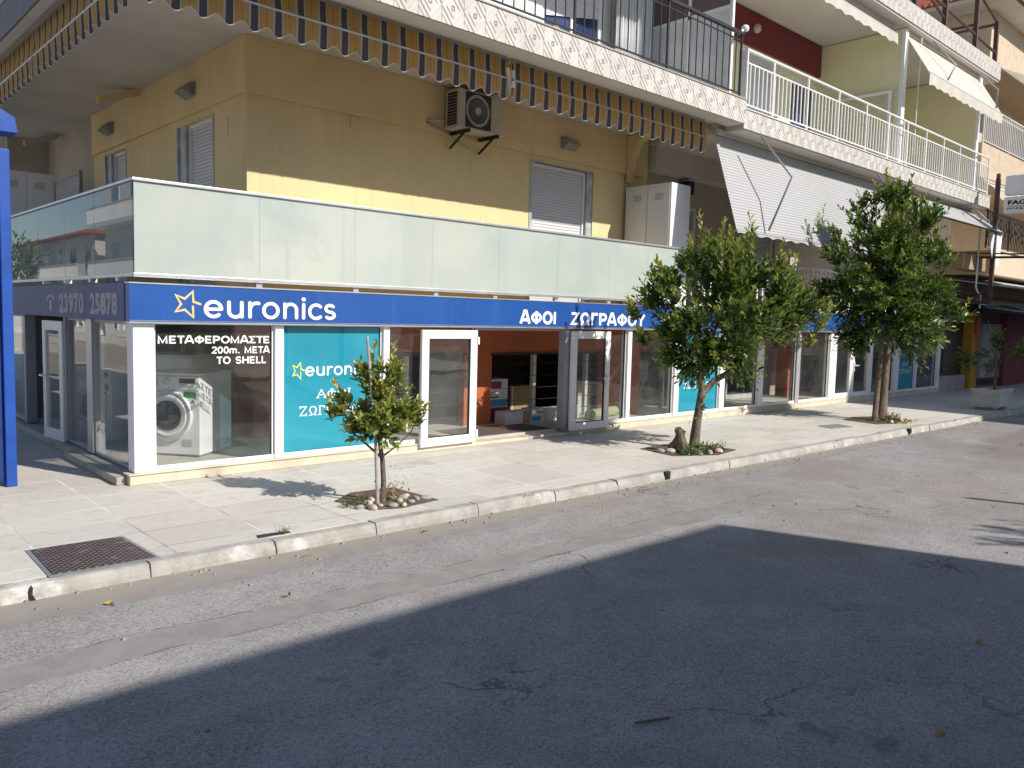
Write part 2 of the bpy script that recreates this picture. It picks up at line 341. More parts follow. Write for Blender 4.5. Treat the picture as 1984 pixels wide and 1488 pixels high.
def ironm():
    b = NB('patterned_cast_iron'); P = b.pos()
    u = b.m_('SINE', b.m_('MULTIPLY', b.x, 110)); v = b.m_('SINE', b.m_('MULTIPLY', b.y, 110))
    q = b.ramp(b.m_('MULTIPLY', u, v), -.1, .35)
    c = b.mix(q, (.05, .036, .034), (.20, .145, .135)); c = b.mix(b.m_('MULTIPLY', b.ramp(b.noise(7, 6, .7, P), .55, .7), .7), c, (.28, .25, .21))
    return b.fin(b.pbr(c, .6, .3, b.bump(q, .8, .008)))
M['iron'] = ironm()

def leafm(name, c1, c2, tr):
    b = NB(name)
    oi = b.n('ShaderNodeNewGeometry'); rp = oi.outputs['Random Per Island']
    c = b.mix(rp, c1, c2)
    p = b.n('ShaderNodeBsdfPrincipled'); b.l(c, p.inputs['Base Color']); p.inputs['Roughness'].default_value = .38; p.inputs['Specular IOR Level'].default_value = .5
    t = b.n('ShaderNodeBsdfTranslucent'); tc = b.mix(.5, c, tr); b.l(tc, t.inputs[0])
    m1 = b.n('ShaderNodeMixShader'); m1.inputs[0].default_value = .3; b.l(p.outputs[0], m1.inputs[1]); b.l(t.outputs[0], m1.inputs[2])
    return b.fin(m1.outputs[0])
M['leafdark'] = leafm('dark_citrus_leaf', (.020, .055, .013), (.065, .13, .025), (.20, .30, .03))
M['leafmid'] = leafm('green_citrus_leaf', (.09, .16, .025), (.21, .28, .05), (.38, .45, .07))
M['leafyoung'] = leafm('young_yellow_green_leaf', (.26, .32, .06), (.46, .45, .12), (.62, .58, .16))
M['leafyellow'] = leafm('yellowing_leaf', (.34, .30, .05), (.44, .36, .06), (.5, .42, .08))
M['weed'] = leafm('grey_green_weed', (.10, .13, .06), (.20, .22, .10), (.2, .25, .1))
M['weeddry'] = leafm('dry_weed', (.32, .24, .12), (.42, .32, .17), (.4, .3, .15))

# ---------------------------------------------------------------- mesh helpers
class MB:
    def __init__(s): s.v = []; s.f = []; s.mi = []; s.smooth = False
    def add(s, vs, fs, mi=0):
        o = len(s.v); s.v += [tuple(p) for p in vs]; s.f += [tuple(i+o for i in f) for f in fs]; s.mi += [mi]*len(fs); return s
    def box(s, x0, x1, y0, y1, z0, z1, mi=0):
        vs = [(x, y, z) for z in (z0, z1) for y in (y0, y1) for x in (x0, x1)]
        return s.add(vs, [(0, 2, 3, 1), (4, 5, 7, 6), (0, 1, 5, 4), (2, 6, 7, 3), (0, 4, 6, 2), (1, 3, 7, 5)], mi)
    def obox(s, c, ax, ay, az, mi=0):   # oriented box: centre, half vectors
        c = Vector(c); ax, ay, az = Vector(ax), Vector(ay), Vector(az)
        vs = [c+ax*i+ay*j+az*k for k in (-1, 1) for j in (-1, 1) for i in (-1, 1)]
        return s.add(vs, [(0, 2, 3, 1), (4, 5, 7, 6), (0, 1, 5, 4), (2, 6, 7, 3), (0, 4, 6, 2), (1, 3, 7, 5)], mi)
    def frame(s, x0, x1, z0, z1, t, y0, y1, mi=0):   # rectangular frame in XZ
        s.box(x0, x0+t, y0, y1, z0, z1, mi); s.box(x1-t, x1, y0, y1, z0, z1, mi)
        s.box(x0+t, x1-t, y0, y1, z0, z0+t, mi); s.box(x0+t, x1-t, y0, y1, z1-t, z1, mi); return s
    def framey(s, y0, y1, z0, z1, t, x0, x1, mi=0):
        s.box(x0, x1, y0, y0+t, z0, z1, mi); s.box(x0, x1, y1-t, y1, z0, z1, mi)
        s.box(x0, x1, y0+t, y1-t, z0, z0+t, mi); s.box(x0, x1, y0+t, y1-t, z1-t, z1, mi); return s
    def prism(s, poly, axis, a, b, mi=0):   # poly of 2D points extruded along axis
        n = len(poly)
        def P(p, t): return (t, p[0], p[1]) if axis == 0 else ((p[0], t, p[1]) if axis == 1 else (p[0], p[1], t))
        vs = [P(p, a) for p in poly]+[P(p, b) for p in poly]
        fs = [tuple(range(n)), tuple(range(2*n-1, n-1, -1))]+[(i, (i+1) % n+0, (i+1) % n+n, i+n) for i in range(n)]
        return s.add(vs, fs, mi)
    def tube(s, pts, r, seg=7, mi=0, cap=True):
        pts = [Vector(p) for p in pts]; n = len(pts); rr = r if isinstance(r, (list, tuple)) else [r]*n
        vs = []; up = None
        for i, p in enumerate(pts):
            t = (pts[min(i+1, n-1)]-pts[max(i-1, 0)]).normalized()
            if up is None: up = Vector((0, 0, 1)) if abs(t.z) < .9 else Vector((1, 0, 0))
            a = t.cross(up); a.normalize(); b_ = t.cross(a); up = -b_ if b_.dot(up) < 0 else b_
            for k in range(seg):
                q = 2*math.pi*k/seg; vs.append(p+(a*math.cos(q)+b_*math.sin(q))*rr[i])
        fs = [(i*seg+k, i*seg+(k+1) % seg, (i+1)*seg+(k+1) % seg, (i+1)*seg+k) for i in range(n-1) for k in range(seg)]
        if cap: fs += [tuple(range(seg)), tuple(range((n-1)*seg, n*seg))]
        return s.add(vs, fs, mi)
    def lathe(s, c, axis, prof, seg=36, mi=0):   # prof: (along, radius)
        c = Vector(c); axis = Vector(axis).normalized(); a = axis.orthogonal().normalized(); b_ = axis.cross(a)
        vs = []
        for (t, r) in prof:
            for k in range(seg):
                q = 2*math.pi*k/seg; vs.append(c+axis*t+(a*math.cos(q)+b_*math.sin(q))*r)
        fs = [(i*seg+k, i*seg+(k+1) % seg, (i+1)*seg+(k+1) % seg, (i+1)*seg+k) for i in range(len(prof)-1) for k in range(seg)]
        fs += [tuple(range((len(prof)-1)*seg, len(prof)*seg))]
        return s.add(vs, fs, mi)

def worldloc(o):
    v = Vector((0, 0, 0))
    while o is not None: v += Vector(o.location); o = o.parent
    return v
def tag(o, label=None, cat=None, group=None, kind=None):
    if label: o['label'] = label
    if cat: o['category'] = cat
    if group: o['group'] = group
    if kind: o['kind'] = kind
    return o
def build(name, mb, mats, parent=None, org=None, bevel=0, smooth=False):
    if not isinstance(mats, (list, tuple)): mats = [mats]
    base = worldloc(parent) if parent else Vector((0, 0, 0))
    loc = Vector(org) if org is not None and not parent else Vector((0, 0, 0))
    base = base+loc
    me = bpy.data.meshes.new(name)
    me.from_pydata([(p[0]-base.x, p[1]-base.y, p[2]-base.z) for p in mb.v], [], mb.f)
    for m in mats: me.materials.append(M[m] if isinstance(m, str) else m)
    me.polygons.foreach_set('material_index', mb.mi)
    if smooth: me.polygons.foreach_set('use_smooth', [True]*len(me.polygons))
    me.update()
    import bmesh
    if len(me.polygons) < 4000 and not smooth:
        bm = bmesh.new(); bm.from_mesh(me); bmesh.ops.recalc_face_normals(bm, faces=bm.faces); bm.to_mesh(me); bm.free()
    o = bpy.data.objects.new(name, me); col.objects.link(o); o.parent = parent; o.location = loc
    if bevel:
        bv = o.modifiers.new('bevel', 'BEVEL'); bv.width = bevel; bv.segments = 2; bv.limit_method = 'ANGLE'
    return o
def thing(name, loc, label, cat, group=None):
    o = bpy.data.objects.new(name, None); col.objects.link(o); o.location = loc; o.empty_display_size = .2
    return tag(o, label, cat, group)
def struct(name, mb, m, **k):
    return tag(build(name, mb, m, **k), kind='structure')

# lettering: every glyph in a plane, mapped on u (reading direction) and z
def place_text(o2d, origin, udir, ndir, box):
    # o2d: (verts2d, faces) ; box: (u0,u1,z0,z1); gives a slab standing proud of origin plane
    vs, fs = o2d
    xs = [v[0] for v in vs]; ys = [v[1] for v in vs]; x0, x1, y0, y1 = min(xs), max(xs), min(ys), max(ys)
    u0, u1, z0, z1 = box; O = Vector(origin); U = Vector(udir); Nn = Vector(ndir)
    out = []
    for v in vs:
        u = u0+(v[0]-x0)/(x1-x0)*(u1-u0); z = z0+(v[1]-y0)/(y1-y0)*(z1-z0)
        p = O+U*u+Nn*(v[2] if len(v) > 2 else 0); out.append((p.x, p.y, p.z+z))
    mb = MB(); mb.add(out, fs); return mb
def font_glyphs(body, offset=.02, depth=.004, spacing=1.0, res=4):
    cu = bpy.data.curves.new('lettering', 'FONT'); cu.body = body; cu.offset = offset; cu.resolution_u = res; cu.space_character = spacing
    ob = bpy.data.objects.new('lettering', cu); col.objects.link(ob)
    dg = bpy.context.evaluated_depsgraph_get(); me = bpy.data.meshes.new_from_object(ob.evaluated_get(dg))
    vs = [(v.co.x, v.co.y, 0) for v in me.vertices]; fs = [tuple(p.vertices) for p in me.polygons]
    bpy.data.objects.remove(ob); bpy.data.curves.remove(cu); bpy.data.meshes.remove(me)
    return vs, fs
def ribbon(path, wd, closed=False, z=0):
    pts = [Vector((p[0], p[1])) for p in path]; n = len(pts); vs = []; fs = []
    if not closed:   # round caps by extending with shrinking widths
        d0 = (pts[0]-pts[1]).normalized(); d1 = (pts[-1]-pts[-2]).normalized()
        pre = [(pts[0]+d0*wd*.5*math.sin(a), math.cos(a)) for a in (R(88), R(65), R(40), R(20))]
        post = [(pts[-1]+d1*wd*.5*math.sin(a), math.cos(a)) for a in (R(20), R(40), R(65), R(88))]
        seq = pre+[(p, 1) for p in pts]+post
    else: seq = [(p, 1) for p in pts]
    m = len(seq)
    for i, (p, k) in enumerate(seq):
        a = seq[(i-1) % m][0] if (closed or i > 0) else p; c = seq[(i+1) % m][0] if (closed or i < m-1) else p
        e1 = (p-a); e2 = (c-p)
        if e1.length < 1e-6: e1 = e2
        if e2.length < 1e-6: e2 = e1
        e1.normalize(); e2.normalize(); t = (e1+e2)
        t = t.normalized() if t.length > 1e-6 else e1
        nn = Vector((-t.y, t.x)); ml = min(1.6, 1/max(.4, abs(nn.dot(Vector((-e1.y, e1.x))))))
        o = nn*wd*.5*k*ml; vs += [(p.x+o.x, p.y+o.y, z), (p.x-o.x, p.y-o.y, z)]
    for i in range(m if closed else m-1):
        j = (i+1) % m; fs.append((2*i, 2*i+1, 2*j+1, 2*j))
    return vs, fs
def flat_ribbon(path, wd, closed=False):
    v, f = ribbon(path, wd, closed)
    if closed: return v, f
    k = 4; n = len(v)//2; v = v[2*k:-2*k]; n -= 2*k      # square ends
    return v, [(2*i, 2*i+1, 2*i+3, 2*i+2) for i in range(n-1)]
def arc(cx, cy, rx, ry, a0, a1, n=14): return [(cx+rx*math.cos(R(a0+(a1-a0)*i/n)), cy+ry*math.sin(R(a0+(a1-a0)*i/n))) for i in range(n+1)]
def merge(parts):
    vs = []; fs = []
    for i, (v, f) in enumerate(parts):
        o = len(vs); vs += [(a[0], a[1], a[2]+i*.0006) for a in v]; fs += [tuple(k+o for k in q) for q in f]
    return vs, fs
def round_word():   # lower-case rounded stroke lettering, x-height 1
    wd = .2; P = []; x = 0
    def S(path, closed=False, dx=0): P.append(ribbon([(a+dx, b) for a, b in path], wd, closed))
    P.append(flat_ribbon([(.2+x, .5), (.86+x, .5)], wd*.92)); S(arc(.5, .5, .4, .42, 2, 312, 24), dx=x); x += 1.2
    S([(.1, .92), (.1, .4)]+arc(.44, .4, .34, .32, 180, 360, 12)[1:]+[(.78, .92)], dx=x); S([(.78, .5), (.78, .1)], dx=x); x += 1.12
    S([(.1, .1), (.1, .92)], dx=x); S([(.1, .5)]+arc(.48, .5, .38, .42, 175, 75, 8), dx=x); x += .76
    S(arc(.5, .5, .4, .42, 0, 345, 23), True, dx=x); x += 1.2
    S([(.1, .1), (.1, .92)], dx=x); S([(.1, .5)]+arc(.44, .58, .34, .34, 175, 0, 10)+[(.78, .1)], dx=x); x += 1.1
    S([(.1, .1), (.1, .92)], dx=x); S(arc(.1, 1.22, .03, .03, 0, 300, 5), True, dx=x); P[-1] = ribbon([(x+.09, 1.24), (x+.11, 1.24)], .24); x += .36
    S(arc(.5, .5, .4, .42, 48, 312, 18), dx=x); x += 1.0
    S(arc(.36, .71, .26, .21, 40, 270, 12)+arc(.36, .3, .27, .2, 90, -140, 12)[1:], dx=x)
    return merge(P)
STAR = [(1.0, .52), (.72, .60), (.70, .98), (.38, .70), (.03, .83), (.24, .50), (.02, .22), (.38, .30), (.72, .02), (.70, .42)]
def star(): return ribbon(STAR, .085)
SER = {   # serif capitals from strokes
 'Α': [[(0, 0), (.4, 1)], [(.4, 1), (.8, 0)], [(.17, .36), (.63, .36)], [(-.1, 0), (.14, 0)], [(.64, 0), (.92, 0)]],
 'Φ': ['O', [(.42, 0), (.42, 1)], [(.28, 0), (.56, 0)], [(.28, 1), (.56, 1)]],
 'Ο': ['O1'], 'Ι': [[(.15, 0), (.15, 1)], [(0, 0), (.3, 0)], [(0, 1), (.3, 1)]],
 'Ζ': [[(0, .85), (0, 1), (.7, 1), (0, 0), (.7, 0), (.7, .18)]],
 'Ω': ['W', [(0, 0), (.3, 0)], [(.54, 0), (.84, 0)]],
 'Γ': [[(.15, 0), (.15, 1), (.68, 1), (.68, .82)], [(0, 0), (.32, 0)]],
 'Ρ': ['P', [(.15, 0), (.15, 1)], [(0, 0), (.32, 0)]],
 'Υ': [[(.05, 1), (.4, .48), (.75, 1)], [(.4, .48), (.4, 0)], [(.26, 0), (.54, 0)], [(-.04, 1), (.16, 1)], [(.64, 1), (.86, 1)]]}
def serif_word(txt, wd=.13):
    P = []; x = 0
    for ch in txt:
        if ch == ' ': x += .6; continue
        for s in SER[ch]:
            if s == 'O': pp = arc(.42, .5, .4, .3, 0, 345, 23); P.append(ribbon([(a+x, b) for a, b in pp], wd*.8, True))
            elif s == 'O1': pp = arc(.42, .5, .38, .46, 0, 345, 23); P.append(ribbon([(a+x, b) for a, b in pp], wd, True))
            elif s == 'W': pp = [(.3, .06)]+arc(.42, .58, .36, .4, -125, -415, 20)+[(.54, .06)]; P.append(ribbon([(a+x, b) for a, b in pp], wd, False))
            elif s == 'P': pp = [(.15, .96)]+arc(.4, .73, .24, .23, 90, -90, 10)+[(.15, .5)]; P.append(ribbon([(a+x, b) for a, b in pp], wd*.9))
            else: P.append(ribbon([(a+x, b) for a, b in s], wd if abs(s[0][0]-s[-1][0]) < .05 or len(s) > 2 else wd*.75))
        x += {'Ι': .5, 'Γ': .86}.get(ch, 1.02)
    return merge(P)

SAN = {'Α': (1.0, [[(0, 0), (.36, 1), (.52, 1), (.88, 0)], [(.2, .3), (.68, .3)]], []), 'Ο': (1.08, [], [(.5, .5, .4, .43)]), 'Ι': (.4, [[(.12, 0), (.12, 1)]], []),
 'Φ': (1.12, [[(.52, -.02), (.52, 1.02)]], [(.52, .5, .42, .31)]), 'Ζ': (.86, [[(.02, .92), (.68, .92), (.04, .08), (.74, .08)]], []),
 'Ω': (1.08, [[(.06, .08), (.36, .08)]+arc(.5, .58, .38, .34, -118, -422, 20)[0:0]+[(.30, .2)]+arc(.5, .55, .38, .38, -150, -390, 20)+[(.70, .2), (.64, .08), (.94, .08)]], []),
 'Γ': (.78, [[(.12, 0), (.12, .92), (.68, .92)]], []), 'Ρ': (.9, [[(.12, 0), (.12, .92), (.44, .92)]+arc(.46, .68, .26, .24, 88, -88, 10)+[(.14, .44)]], []),
 'Υ': (.92, [[(.0, 1), (.4, .46), (.8, 1)], [(.4, .46), (.4, 0)]], []), 'Μ': (1.14, [[(.1, 0), (.1, .94), (.5, .12), (.9, .94), (.9, 0)]], []), 'Ε': (.86, [[(.72, .08), (.12, .08), (.12, .92), (.7, .92)], [(.14, .5), (.64, .5)]], []),
 'Τ': (.82, [[(.0, .92), (.76, .92)], [(.38, .9), (.38, 0)]], []), 'Σ': (.86, [[(.74, .92), (.06, .92), (.42, .5), (.06, .08), (.76, .08)]], []), 'S': (.92, [arc(.42, .71, .29, .21, 20, 270, 12)+arc(.42, .29, .30, .21, 90, -160, 12)[1:]], []),
 'H': (.98, [[(.12, 0), (.12, 1)], [(.78, 0), (.78, 1)], [(.14, .52), (.76, .52)]], []), 'L': (.76, [[(.12, 1), (.12, .08), (.66, .08)]], []),
 '2': (.84, [arc(.4, .7, .28, .22, 165, -30, 12)+[(.08, .08), (.72, .08)]], []), '0': (.84, [], [(.38, .5, .28, .43)]), 'm': (1.24, [[(.1, 0), (.1, .7)], [(.1, .45)]+arc(.33, .45, .21, .22, 170, 0, 8)+[(.54, 0)], [(.56, .45)]+arc(.77, .45, .21, .22, 170, 0, 8)+[(.98, 0)]], []), '.': (.4, [[(.12, 0), (.12, .17)]], [])}
def sans_word(txt, wd=.18, sp=0):
    P = []; x = 0
    for ch in txt:
        if ch == ' ': x += .55; continue
        adv, st, el = SAN[ch]
        for s in st: P.append(flat_ribbon([(a+x, b) for a, b in s], wd))
        for (cx, cy, rx, ry) in el: P.append(ribbon([(a+x, b) for a, b in arc(cx, cy, rx, ry, 0, 345, 23)], wd, True))
        x += adv+sp
    return merge(P)
for _a, _b in (('E', 'Ε'), ('O', 'Ο'), ('T', 'Τ'), ('M', 'Μ'), ('A', 'Α')): SAN[_a] = SAN[_b]

# ================================================================ SETTING: road, ground, pavement, kerb
def sheet(name, x0, x1, y0, y1, z, m):
    mb = MB(); mb.add([(x0, y0, z), (x1, y0, z), (x1, y1, z), (x0, y1, z)], [(0, 1, 2, 3)]); return struct(name, mb, m)
sheet('ground', -400, 400, -400, 400, -.112, 'conc')
sheet('road', -60, 80, -12, -2.5, -.1, 'asphalt')
sheet('side_road', -9.5, -4.6, -2.4, 90, -.1, 'asphalt')
def ky(x): return -2.735-.012*(x+1.5)       # front top edge of the kerb
mb = MB()
n = 60
xs = [-4.6+i*(64.6/n) for i in range(n+1)]
top = [(x, ky(x)+.13, 0) for x in xs]; bot = [(x, ky(x)+.13, -.12) for x in xs]
vs = top+[(x, 30, 0) for x in xs]+bot
fs = [(i, i+1, n+2+i, n+1+i) for i in range(n)]+[(2*n+2+i, 2*n+3+i, i+1, i) for i in range(n)]
mb.add(vs, fs); struct('pavement', mb, 'paving')
mb = MB(); mb.box(-60, 80, -15.5, -12, -.11, .02); struct('pavement_opposite', mb, 'paving')
mb = MB(); mb.box(-12.5, -9.5, -2, 90, -.11, .0); struct('pavement_side', mb, 'paving')
rk = random.Random(3)
mb = MB(); x = -4.6
while x < 60:
    L = rk.uniform(.85, 1.15) if x < 22 else 4; a, c = x+.006, x+L-.004
    segs = 8; jz = rk.uniform(-.006, .006); jy = rk.uniform(-.008, .008)
    prof = [(.135, -.12), (.135, .0), (.02, .004), (.006, -.002), (0, -.016), (-.012, -.06), (-.018, -.12)]
    vs = []
    for i in range(segs+1):
        xx = a+(c-a)*i/segs; chip = rk.choice([0, 0, 0, .006, .016]) if i in (0, segs) else rk.uniform(0, .005)
        for (py, pz) in prof:
            q = 1 if (py < .03 and pz > -.03) else 0
            vs.append((xx, ky(xx)+py+jy*(py < .1)+q*chip, pz+jz*(pz > -.1)-q*chip*.8+rk.uniform(-.0015, .0015)))
    m = len(prof)
    fs = [(i*m+k, (i+1)*m+k, (i+1)*m+k+1, i*m+k+1) for i in range(segs) for k in range(m-1)]+[tuple(range(m)), tuple(range(segs*m, (segs+1)*m))]
    mb.add(vs, fs); x += L
struct('kerb', mb, 'kerb')

# ================================================================ CORNER BUILDING
A = thing('corner_building', (0, 0, 0), 'corner apartment block with yellow first floor over a glazed shop', 'building')
def part(name, mb, m, parent=None, label=None, **k):
    o = build(name, mb, m, parent if parent else A, **k)
    if label: o['label'] = label
    return o
YW, SX = 1.2, 1.72       # yellow wall plane and side wall plane
# walls of the first floor, cut round the shutters
mb = MB()
def wall_x(mb, x0, x1, z0, z1, y, holes, th=.15, mi=0):   # wall facing -Y with openings (hx0,hx1,hz0,hz1)
    cur = x0
    for hx0, hx1, hz0, hz1 in sorted(holes):
        if hx0 > cur: mb.box(cur, hx0, y, y+th, z0, z1, mi)
        if hz0 > z0: mb.box(hx0, hx1, y, y+th, z0, hz0, mi)
        if hz1 < z1: mb.box(hx0, hx1, y, y+th, hz1, z1, mi)
        cur = hx1
    if x1 > cur: mb.box(cur, x1, y, y+th, z0, z1, mi)
def wall_y(mb, y0, y1, z0, z1, x, holes, th=.15, mi=0):
    cur = y0
    for hx0, hx1, hz0, hz1 in sorted(holes):
        if hx0 > cur: mb.box(x, x+th, cur, hx0, z0, z1, mi)
        if hz0 > z0: mb.box(x, x+th, hx0, hx1, z0, hz0, mi)
        if hz1 < z1: mb.box(x, x+th, hx0, hx1, hz1, z1, mi)
        cur = hx1
    if y1 > cur: mb.box(x, x+th, cur, y1, z0, z1, mi)
wall_x(mb, SX, 9.62, 2.0, 5.14, YW, [(6.62, 8.12, 2.0, 4.34)])
wall_y(mb, YW+.15, 7.4, 2.0, 5.14, SX, [(2.22, 3.45, 2.0, 4.36), (5.7, 6.75, 2.0, 4.38)])
part('wall', mb, 'yellow', label='yellow rendered wall of the first floor')
mb = MB(); mb.box(SX-.045, 9.58, YW-.045, YW-.002, 4.45, 5.138); mb.box(SX-.045, SX-.002, YW, 7.36, 4.45, 5.138)
part('beam', mb, 'yellow', label='yellow beam standing proud under the ceiling')
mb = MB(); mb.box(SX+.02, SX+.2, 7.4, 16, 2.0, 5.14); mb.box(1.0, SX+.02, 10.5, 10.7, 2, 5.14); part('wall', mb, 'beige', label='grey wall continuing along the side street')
mb = MB()
prof = [(YW-.05, 4.30), (YW-.05, 5.13), (YW-.62, 5.13), (YW-.3, 5.0), (YW-.16, 4.72)]
mb.prism(prof, 0, 8.95, 9.12); part('bracket', mb, 'yellow', label='curved yellow bracket right of the shuttered door')
mb = MB(); mb.obox((1.38, 4.9, 5.0), (.30, 0, .12), (0, .06, 0), (0, 0, .05)); part('bracket', mb, 'yellow', label='yellow strut under the side ceiling')
mb = MB(); mb.obox((1.38, 9.5, 4.99), (.30, 0, .12), (0, .06, 0), (0, 0, .05)); part('bracket', mb, 'beige')

def shutter_door_x(x0, x1, z0, z1, y, parent, jr=.14, m='shutter', name='shuttered_door', lab=None, jamb='marble'):
    mb = MB(); mb.frame(x0, x1-jr, z0, z1, .05, y+.07, y+.14)
    o = part(name, mb, 'white', parent, lab)
    mb = MB(); mb.box(x0+.05, x1-jr-.05, y+.10, y+.115, z0+.05, z1-.05); build('shutter', mb, m, o)
    if jr:
        mb = MB(); mb.box(x1-jr, x1-.002, y+.02, y+.16, z0, z1); mb.box(x0-.06, x0, y-.012, y+.1, z0, z1+.0); mb.box(x0-.06, x1, y-.012, y+.05, z1, z1+.03)
        build('jamb', mb, jamb, o)
    return o
shutter_door_x(6.62, 8.12, 2.0, 4.34, YW, A, lab='white shuttered balcony door on the front')
def shutter_door_y(y0, y1, z0, z1, x, parent, jr=.25, lab=None, m='shutter', jm='marble'):
    mb = MB(); mb.framey(y0, y1-jr, z0, z1, .05, x+.07, x+.14); o = part('shuttered_door', mb, 'white', parent, lab)
    mb = MB(); mb.box(x+.10, x+.115, y0+.05, y1-jr-.05, z0+.05, z1-.05); build('shutter', mb, m, o)
    mb = MB(); mb.box(x+.02, x+.16, y1-jr, y1-.002, z0, z1); mb.box(x-.012, x+.1, y0-.05, y0, z0, z1); mb.box(x-.012, x+.03, y1-.03, y1+.02, z0, z1); build('jamb', mb, jm, o)
shutter_door_y(2.22, 3.45, 2.0, 4.36, SX, A, lab='shuttered door with marble jambs nearest the corner')
shutter_door_y(5.7, 6.75, 2.0, 4.38, SX, A, lab='narrow shuttered door farther along the side')
mb = MB(); mb.framey(8.2, 10.0, 3.0, 4.3, .06, SX-.03, SX+.02); o = part('window', mb, 'beige', None, 'louvred window in the grey side wall')
mb = MB(); mb.box(SX-.005, SX+.012, 8.26, 9.94, 3.06, 4.24); build('shutter', mb, 'shuttergrey', o)

# slabs
mb = MB(); mb.box(.02, 9.6, .04, 14, 1.76, 2.03); part('balcony_slab', mb, 'soffit', label='first floor balcony slab above the sign')
mb = MB(); mb.box(-.36, 9.55, -.86, -.56, 5.14, 5.528); mb.box(-.36, -.24, -.56, 14, 5.14, 5.528); mb.box(-.24, 9.55, -.56, 14, 5.24, 5.527); mb.box(.03, 9.549, -.2, 14, 5.141, 5.2399); part('ceiling_slab', mb, 'soffit', label='grey white slab over the first floor balcony')
mb = MB(); mb.box(-.36, 9.55, -.885, -.862, 5.145, 5.53); mb.box(-.385, 9.572, -.90, -.2, 5.531, 5.55, 1)
mb.box(9.551, 9.573, -.885, -.2, 5.145, 5.53)
part('balcony_fascia', mb, ['tileA', 'conc'], label='diamond relief tiles on the balcony edge')
mb = MB(); mb.box(-.385, -.361, -.885, 14, 5.145, 5.53); mb.box(-.40, -.1, -.2, 14, 5.531, 5.55, 1); part('balcony_fascia', mb, ['tileA_shade', 'conc'], label='shaded relief tiles along the side street')
mb = MB(); mb.box(-.36, 9.5, -.86, 14, 8.45, 8.8); mb.box(SX, 9.6, YW+.14, 14, 8.8, 11.5); part('upper_slab', mb, 'soffit')
# second floor wall with window
mb = MB(); wall_x(mb, SX, 9.5, 5.5, 8.45, YW, [(6.75, 8.2, 5.56, 7.9), (3.0, 4.6, 5.56, 7.9)]); mb.box(SX, SX+.15, YW+.15, 14, 5.5, 8.45)
part('wall', mb, 'whitewall', label='white wall behind the black railing')
mb = MB(); mb.frame(6.75, 8.2, 5.56, 7.9, .06, YW+.02, YW+.1); mb.box(7.44, 7.52, YW+.02, YW+.1, 5.62, 7.84)
o = part('window', mb, 'white', None, 'blue tinted window with butterfly and dolphin stickers')
mb = MB(); mb.box(6.81, 7.44, YW+.05, YW+.07, 5.62, 7.84); mb.box(7.52, 8.14, YW+.05, YW+.07, 5.62, 7.84); build('pane', mb, 'blueglass', o)
mb = MB()
mb.add([(6.82, YW+.012, 6.72), (8.13, YW+.012, 6.98), (8.13, YW+.012, 7.84), (6.82, YW+.012, 7.84), (6.82, YW+.018, 6.72), (8.13, YW+.018, 6.98), (8.13, YW+.018, 7.84), (6.82, YW+.018, 7.84)], [(0, 1, 2, 3), (4, 7, 6, 5), (0, 4, 5, 1)])
build('shutter', mb, 'shutter', o)
for px, pz, s in ((7.12, 6.45, 1), (7.86, 6.3, .8)):
    mb = MB(); pl = [(0, 0), (.1, .06), (.09, .16), (.01, .2), (-.07, .16), (-.03, .07), (.03, -.06), (.1, -.1), (.02, -.13), (-.02, -.06)]
    mb.prism([(px+a*s, pz+c*s) for a, c in pl], 1, YW+.040, YW+.046); build('sticker', mb, 'letteryellow' if s < 1 else 'card', o)
mb = MB(); mb.frame(3.0, 4.6, 5.56, 7.9, .07, YW+.02, YW+.1); o = part('window', mb, 'white'); mb = MB(); mb.box(3.07, 4.53, YW+.05, YW+.07, 5.63, 7.83); build('shutter', mb, 'shutter', o)
# folded white panels / curtain standing right of the window
mb = MB()
N = 60; vs = []; 
for i in range(N+1):
    x = 8.3+.95*i/N; yy = .95+.03*math.sin(i*1.15)
    vs += [(x, yy, 5.6), (x, yy, 7.6)]
mb.add(vs, [(2*i, 2*i+2, 2*i+3, 2*i+1) for i in range(N)]); part('curtain', mb, 'curtain', None, 'pale curtain hanging at the balcony end')
# glazed partition at the end of the upper balcony
mb = MB(); mb.framey(-.6, 1.18, 5.56, 8.4, .06, 9.48, 9.54); mb.box(9.48, 9.54, .25, .31, 5.62, 8.34); mb.box(9.48, 9.54, -.54, 1.12, 7.1, 7.16)
o = part('balcony_partition', mb, 'white', None, 'white framed smoked partition at the balcony end')
mb = MB(); mb.box(9.5, 9.51, -.54, 1.12, 5.62, 7.1); build('panel', mb, 'curtain', o); mb = MB(); mb.box(9.5, 9.51, -.54, 1.12, 7.16, 8.34); build('pane', mb, 'brownglass', o)

# black railing
def railing_x(name, x0, x1, y, zb, zt, m, label, cat, sp=.19, r=.007, topm='bar', group=None, posts=None, second=None, bot=.08, toprad=.022, both=None):
    t = thing(name, (x0, y, zb), label, cat, group)
    mb = MB()
    if topm == 'bar': mb.box(x0, x1, y-.03, y+.03, zt-.03, zt+.015)
    else: mb.tube([(x0, y, zt), (x1, y, zt)], toprad, 10)
    build('top_rail', mb, m, t, smooth=(topm != 'bar'))
    zt2 = second if second else zt-.03
    mb = MB(); mb.box(x0, x1, y-.012, y+.012, zb+bot, zb+bot+.02)
    if second: mb.box(x0, x1, y-.012, y+.012, second-.02, second)
    else: mb.box(x0, x1, y-.01, y+.01, zt-.13, zt-.115)
    build('rail', mb, m, t)
    posts = posts if posts else [x0+.02, x1-.02]
    for px in posts:
        mb = MB(); mb.box(px-.015, px+.015, y-.015, y+.015, zb-.0, zt); build('post', mb, m, t)
    k = int((x1-x0)/sp); 
    for i in range(1, k):
        px = x0+(x1-x0)*i/k
        if min(abs(px-q) for q in posts) < .03: continue
        mb = MB(); mb.box(px-r, px+r, y-r, y+r, zb+bot, zt2-.002); build('baluster', mb, m, t)
    return t
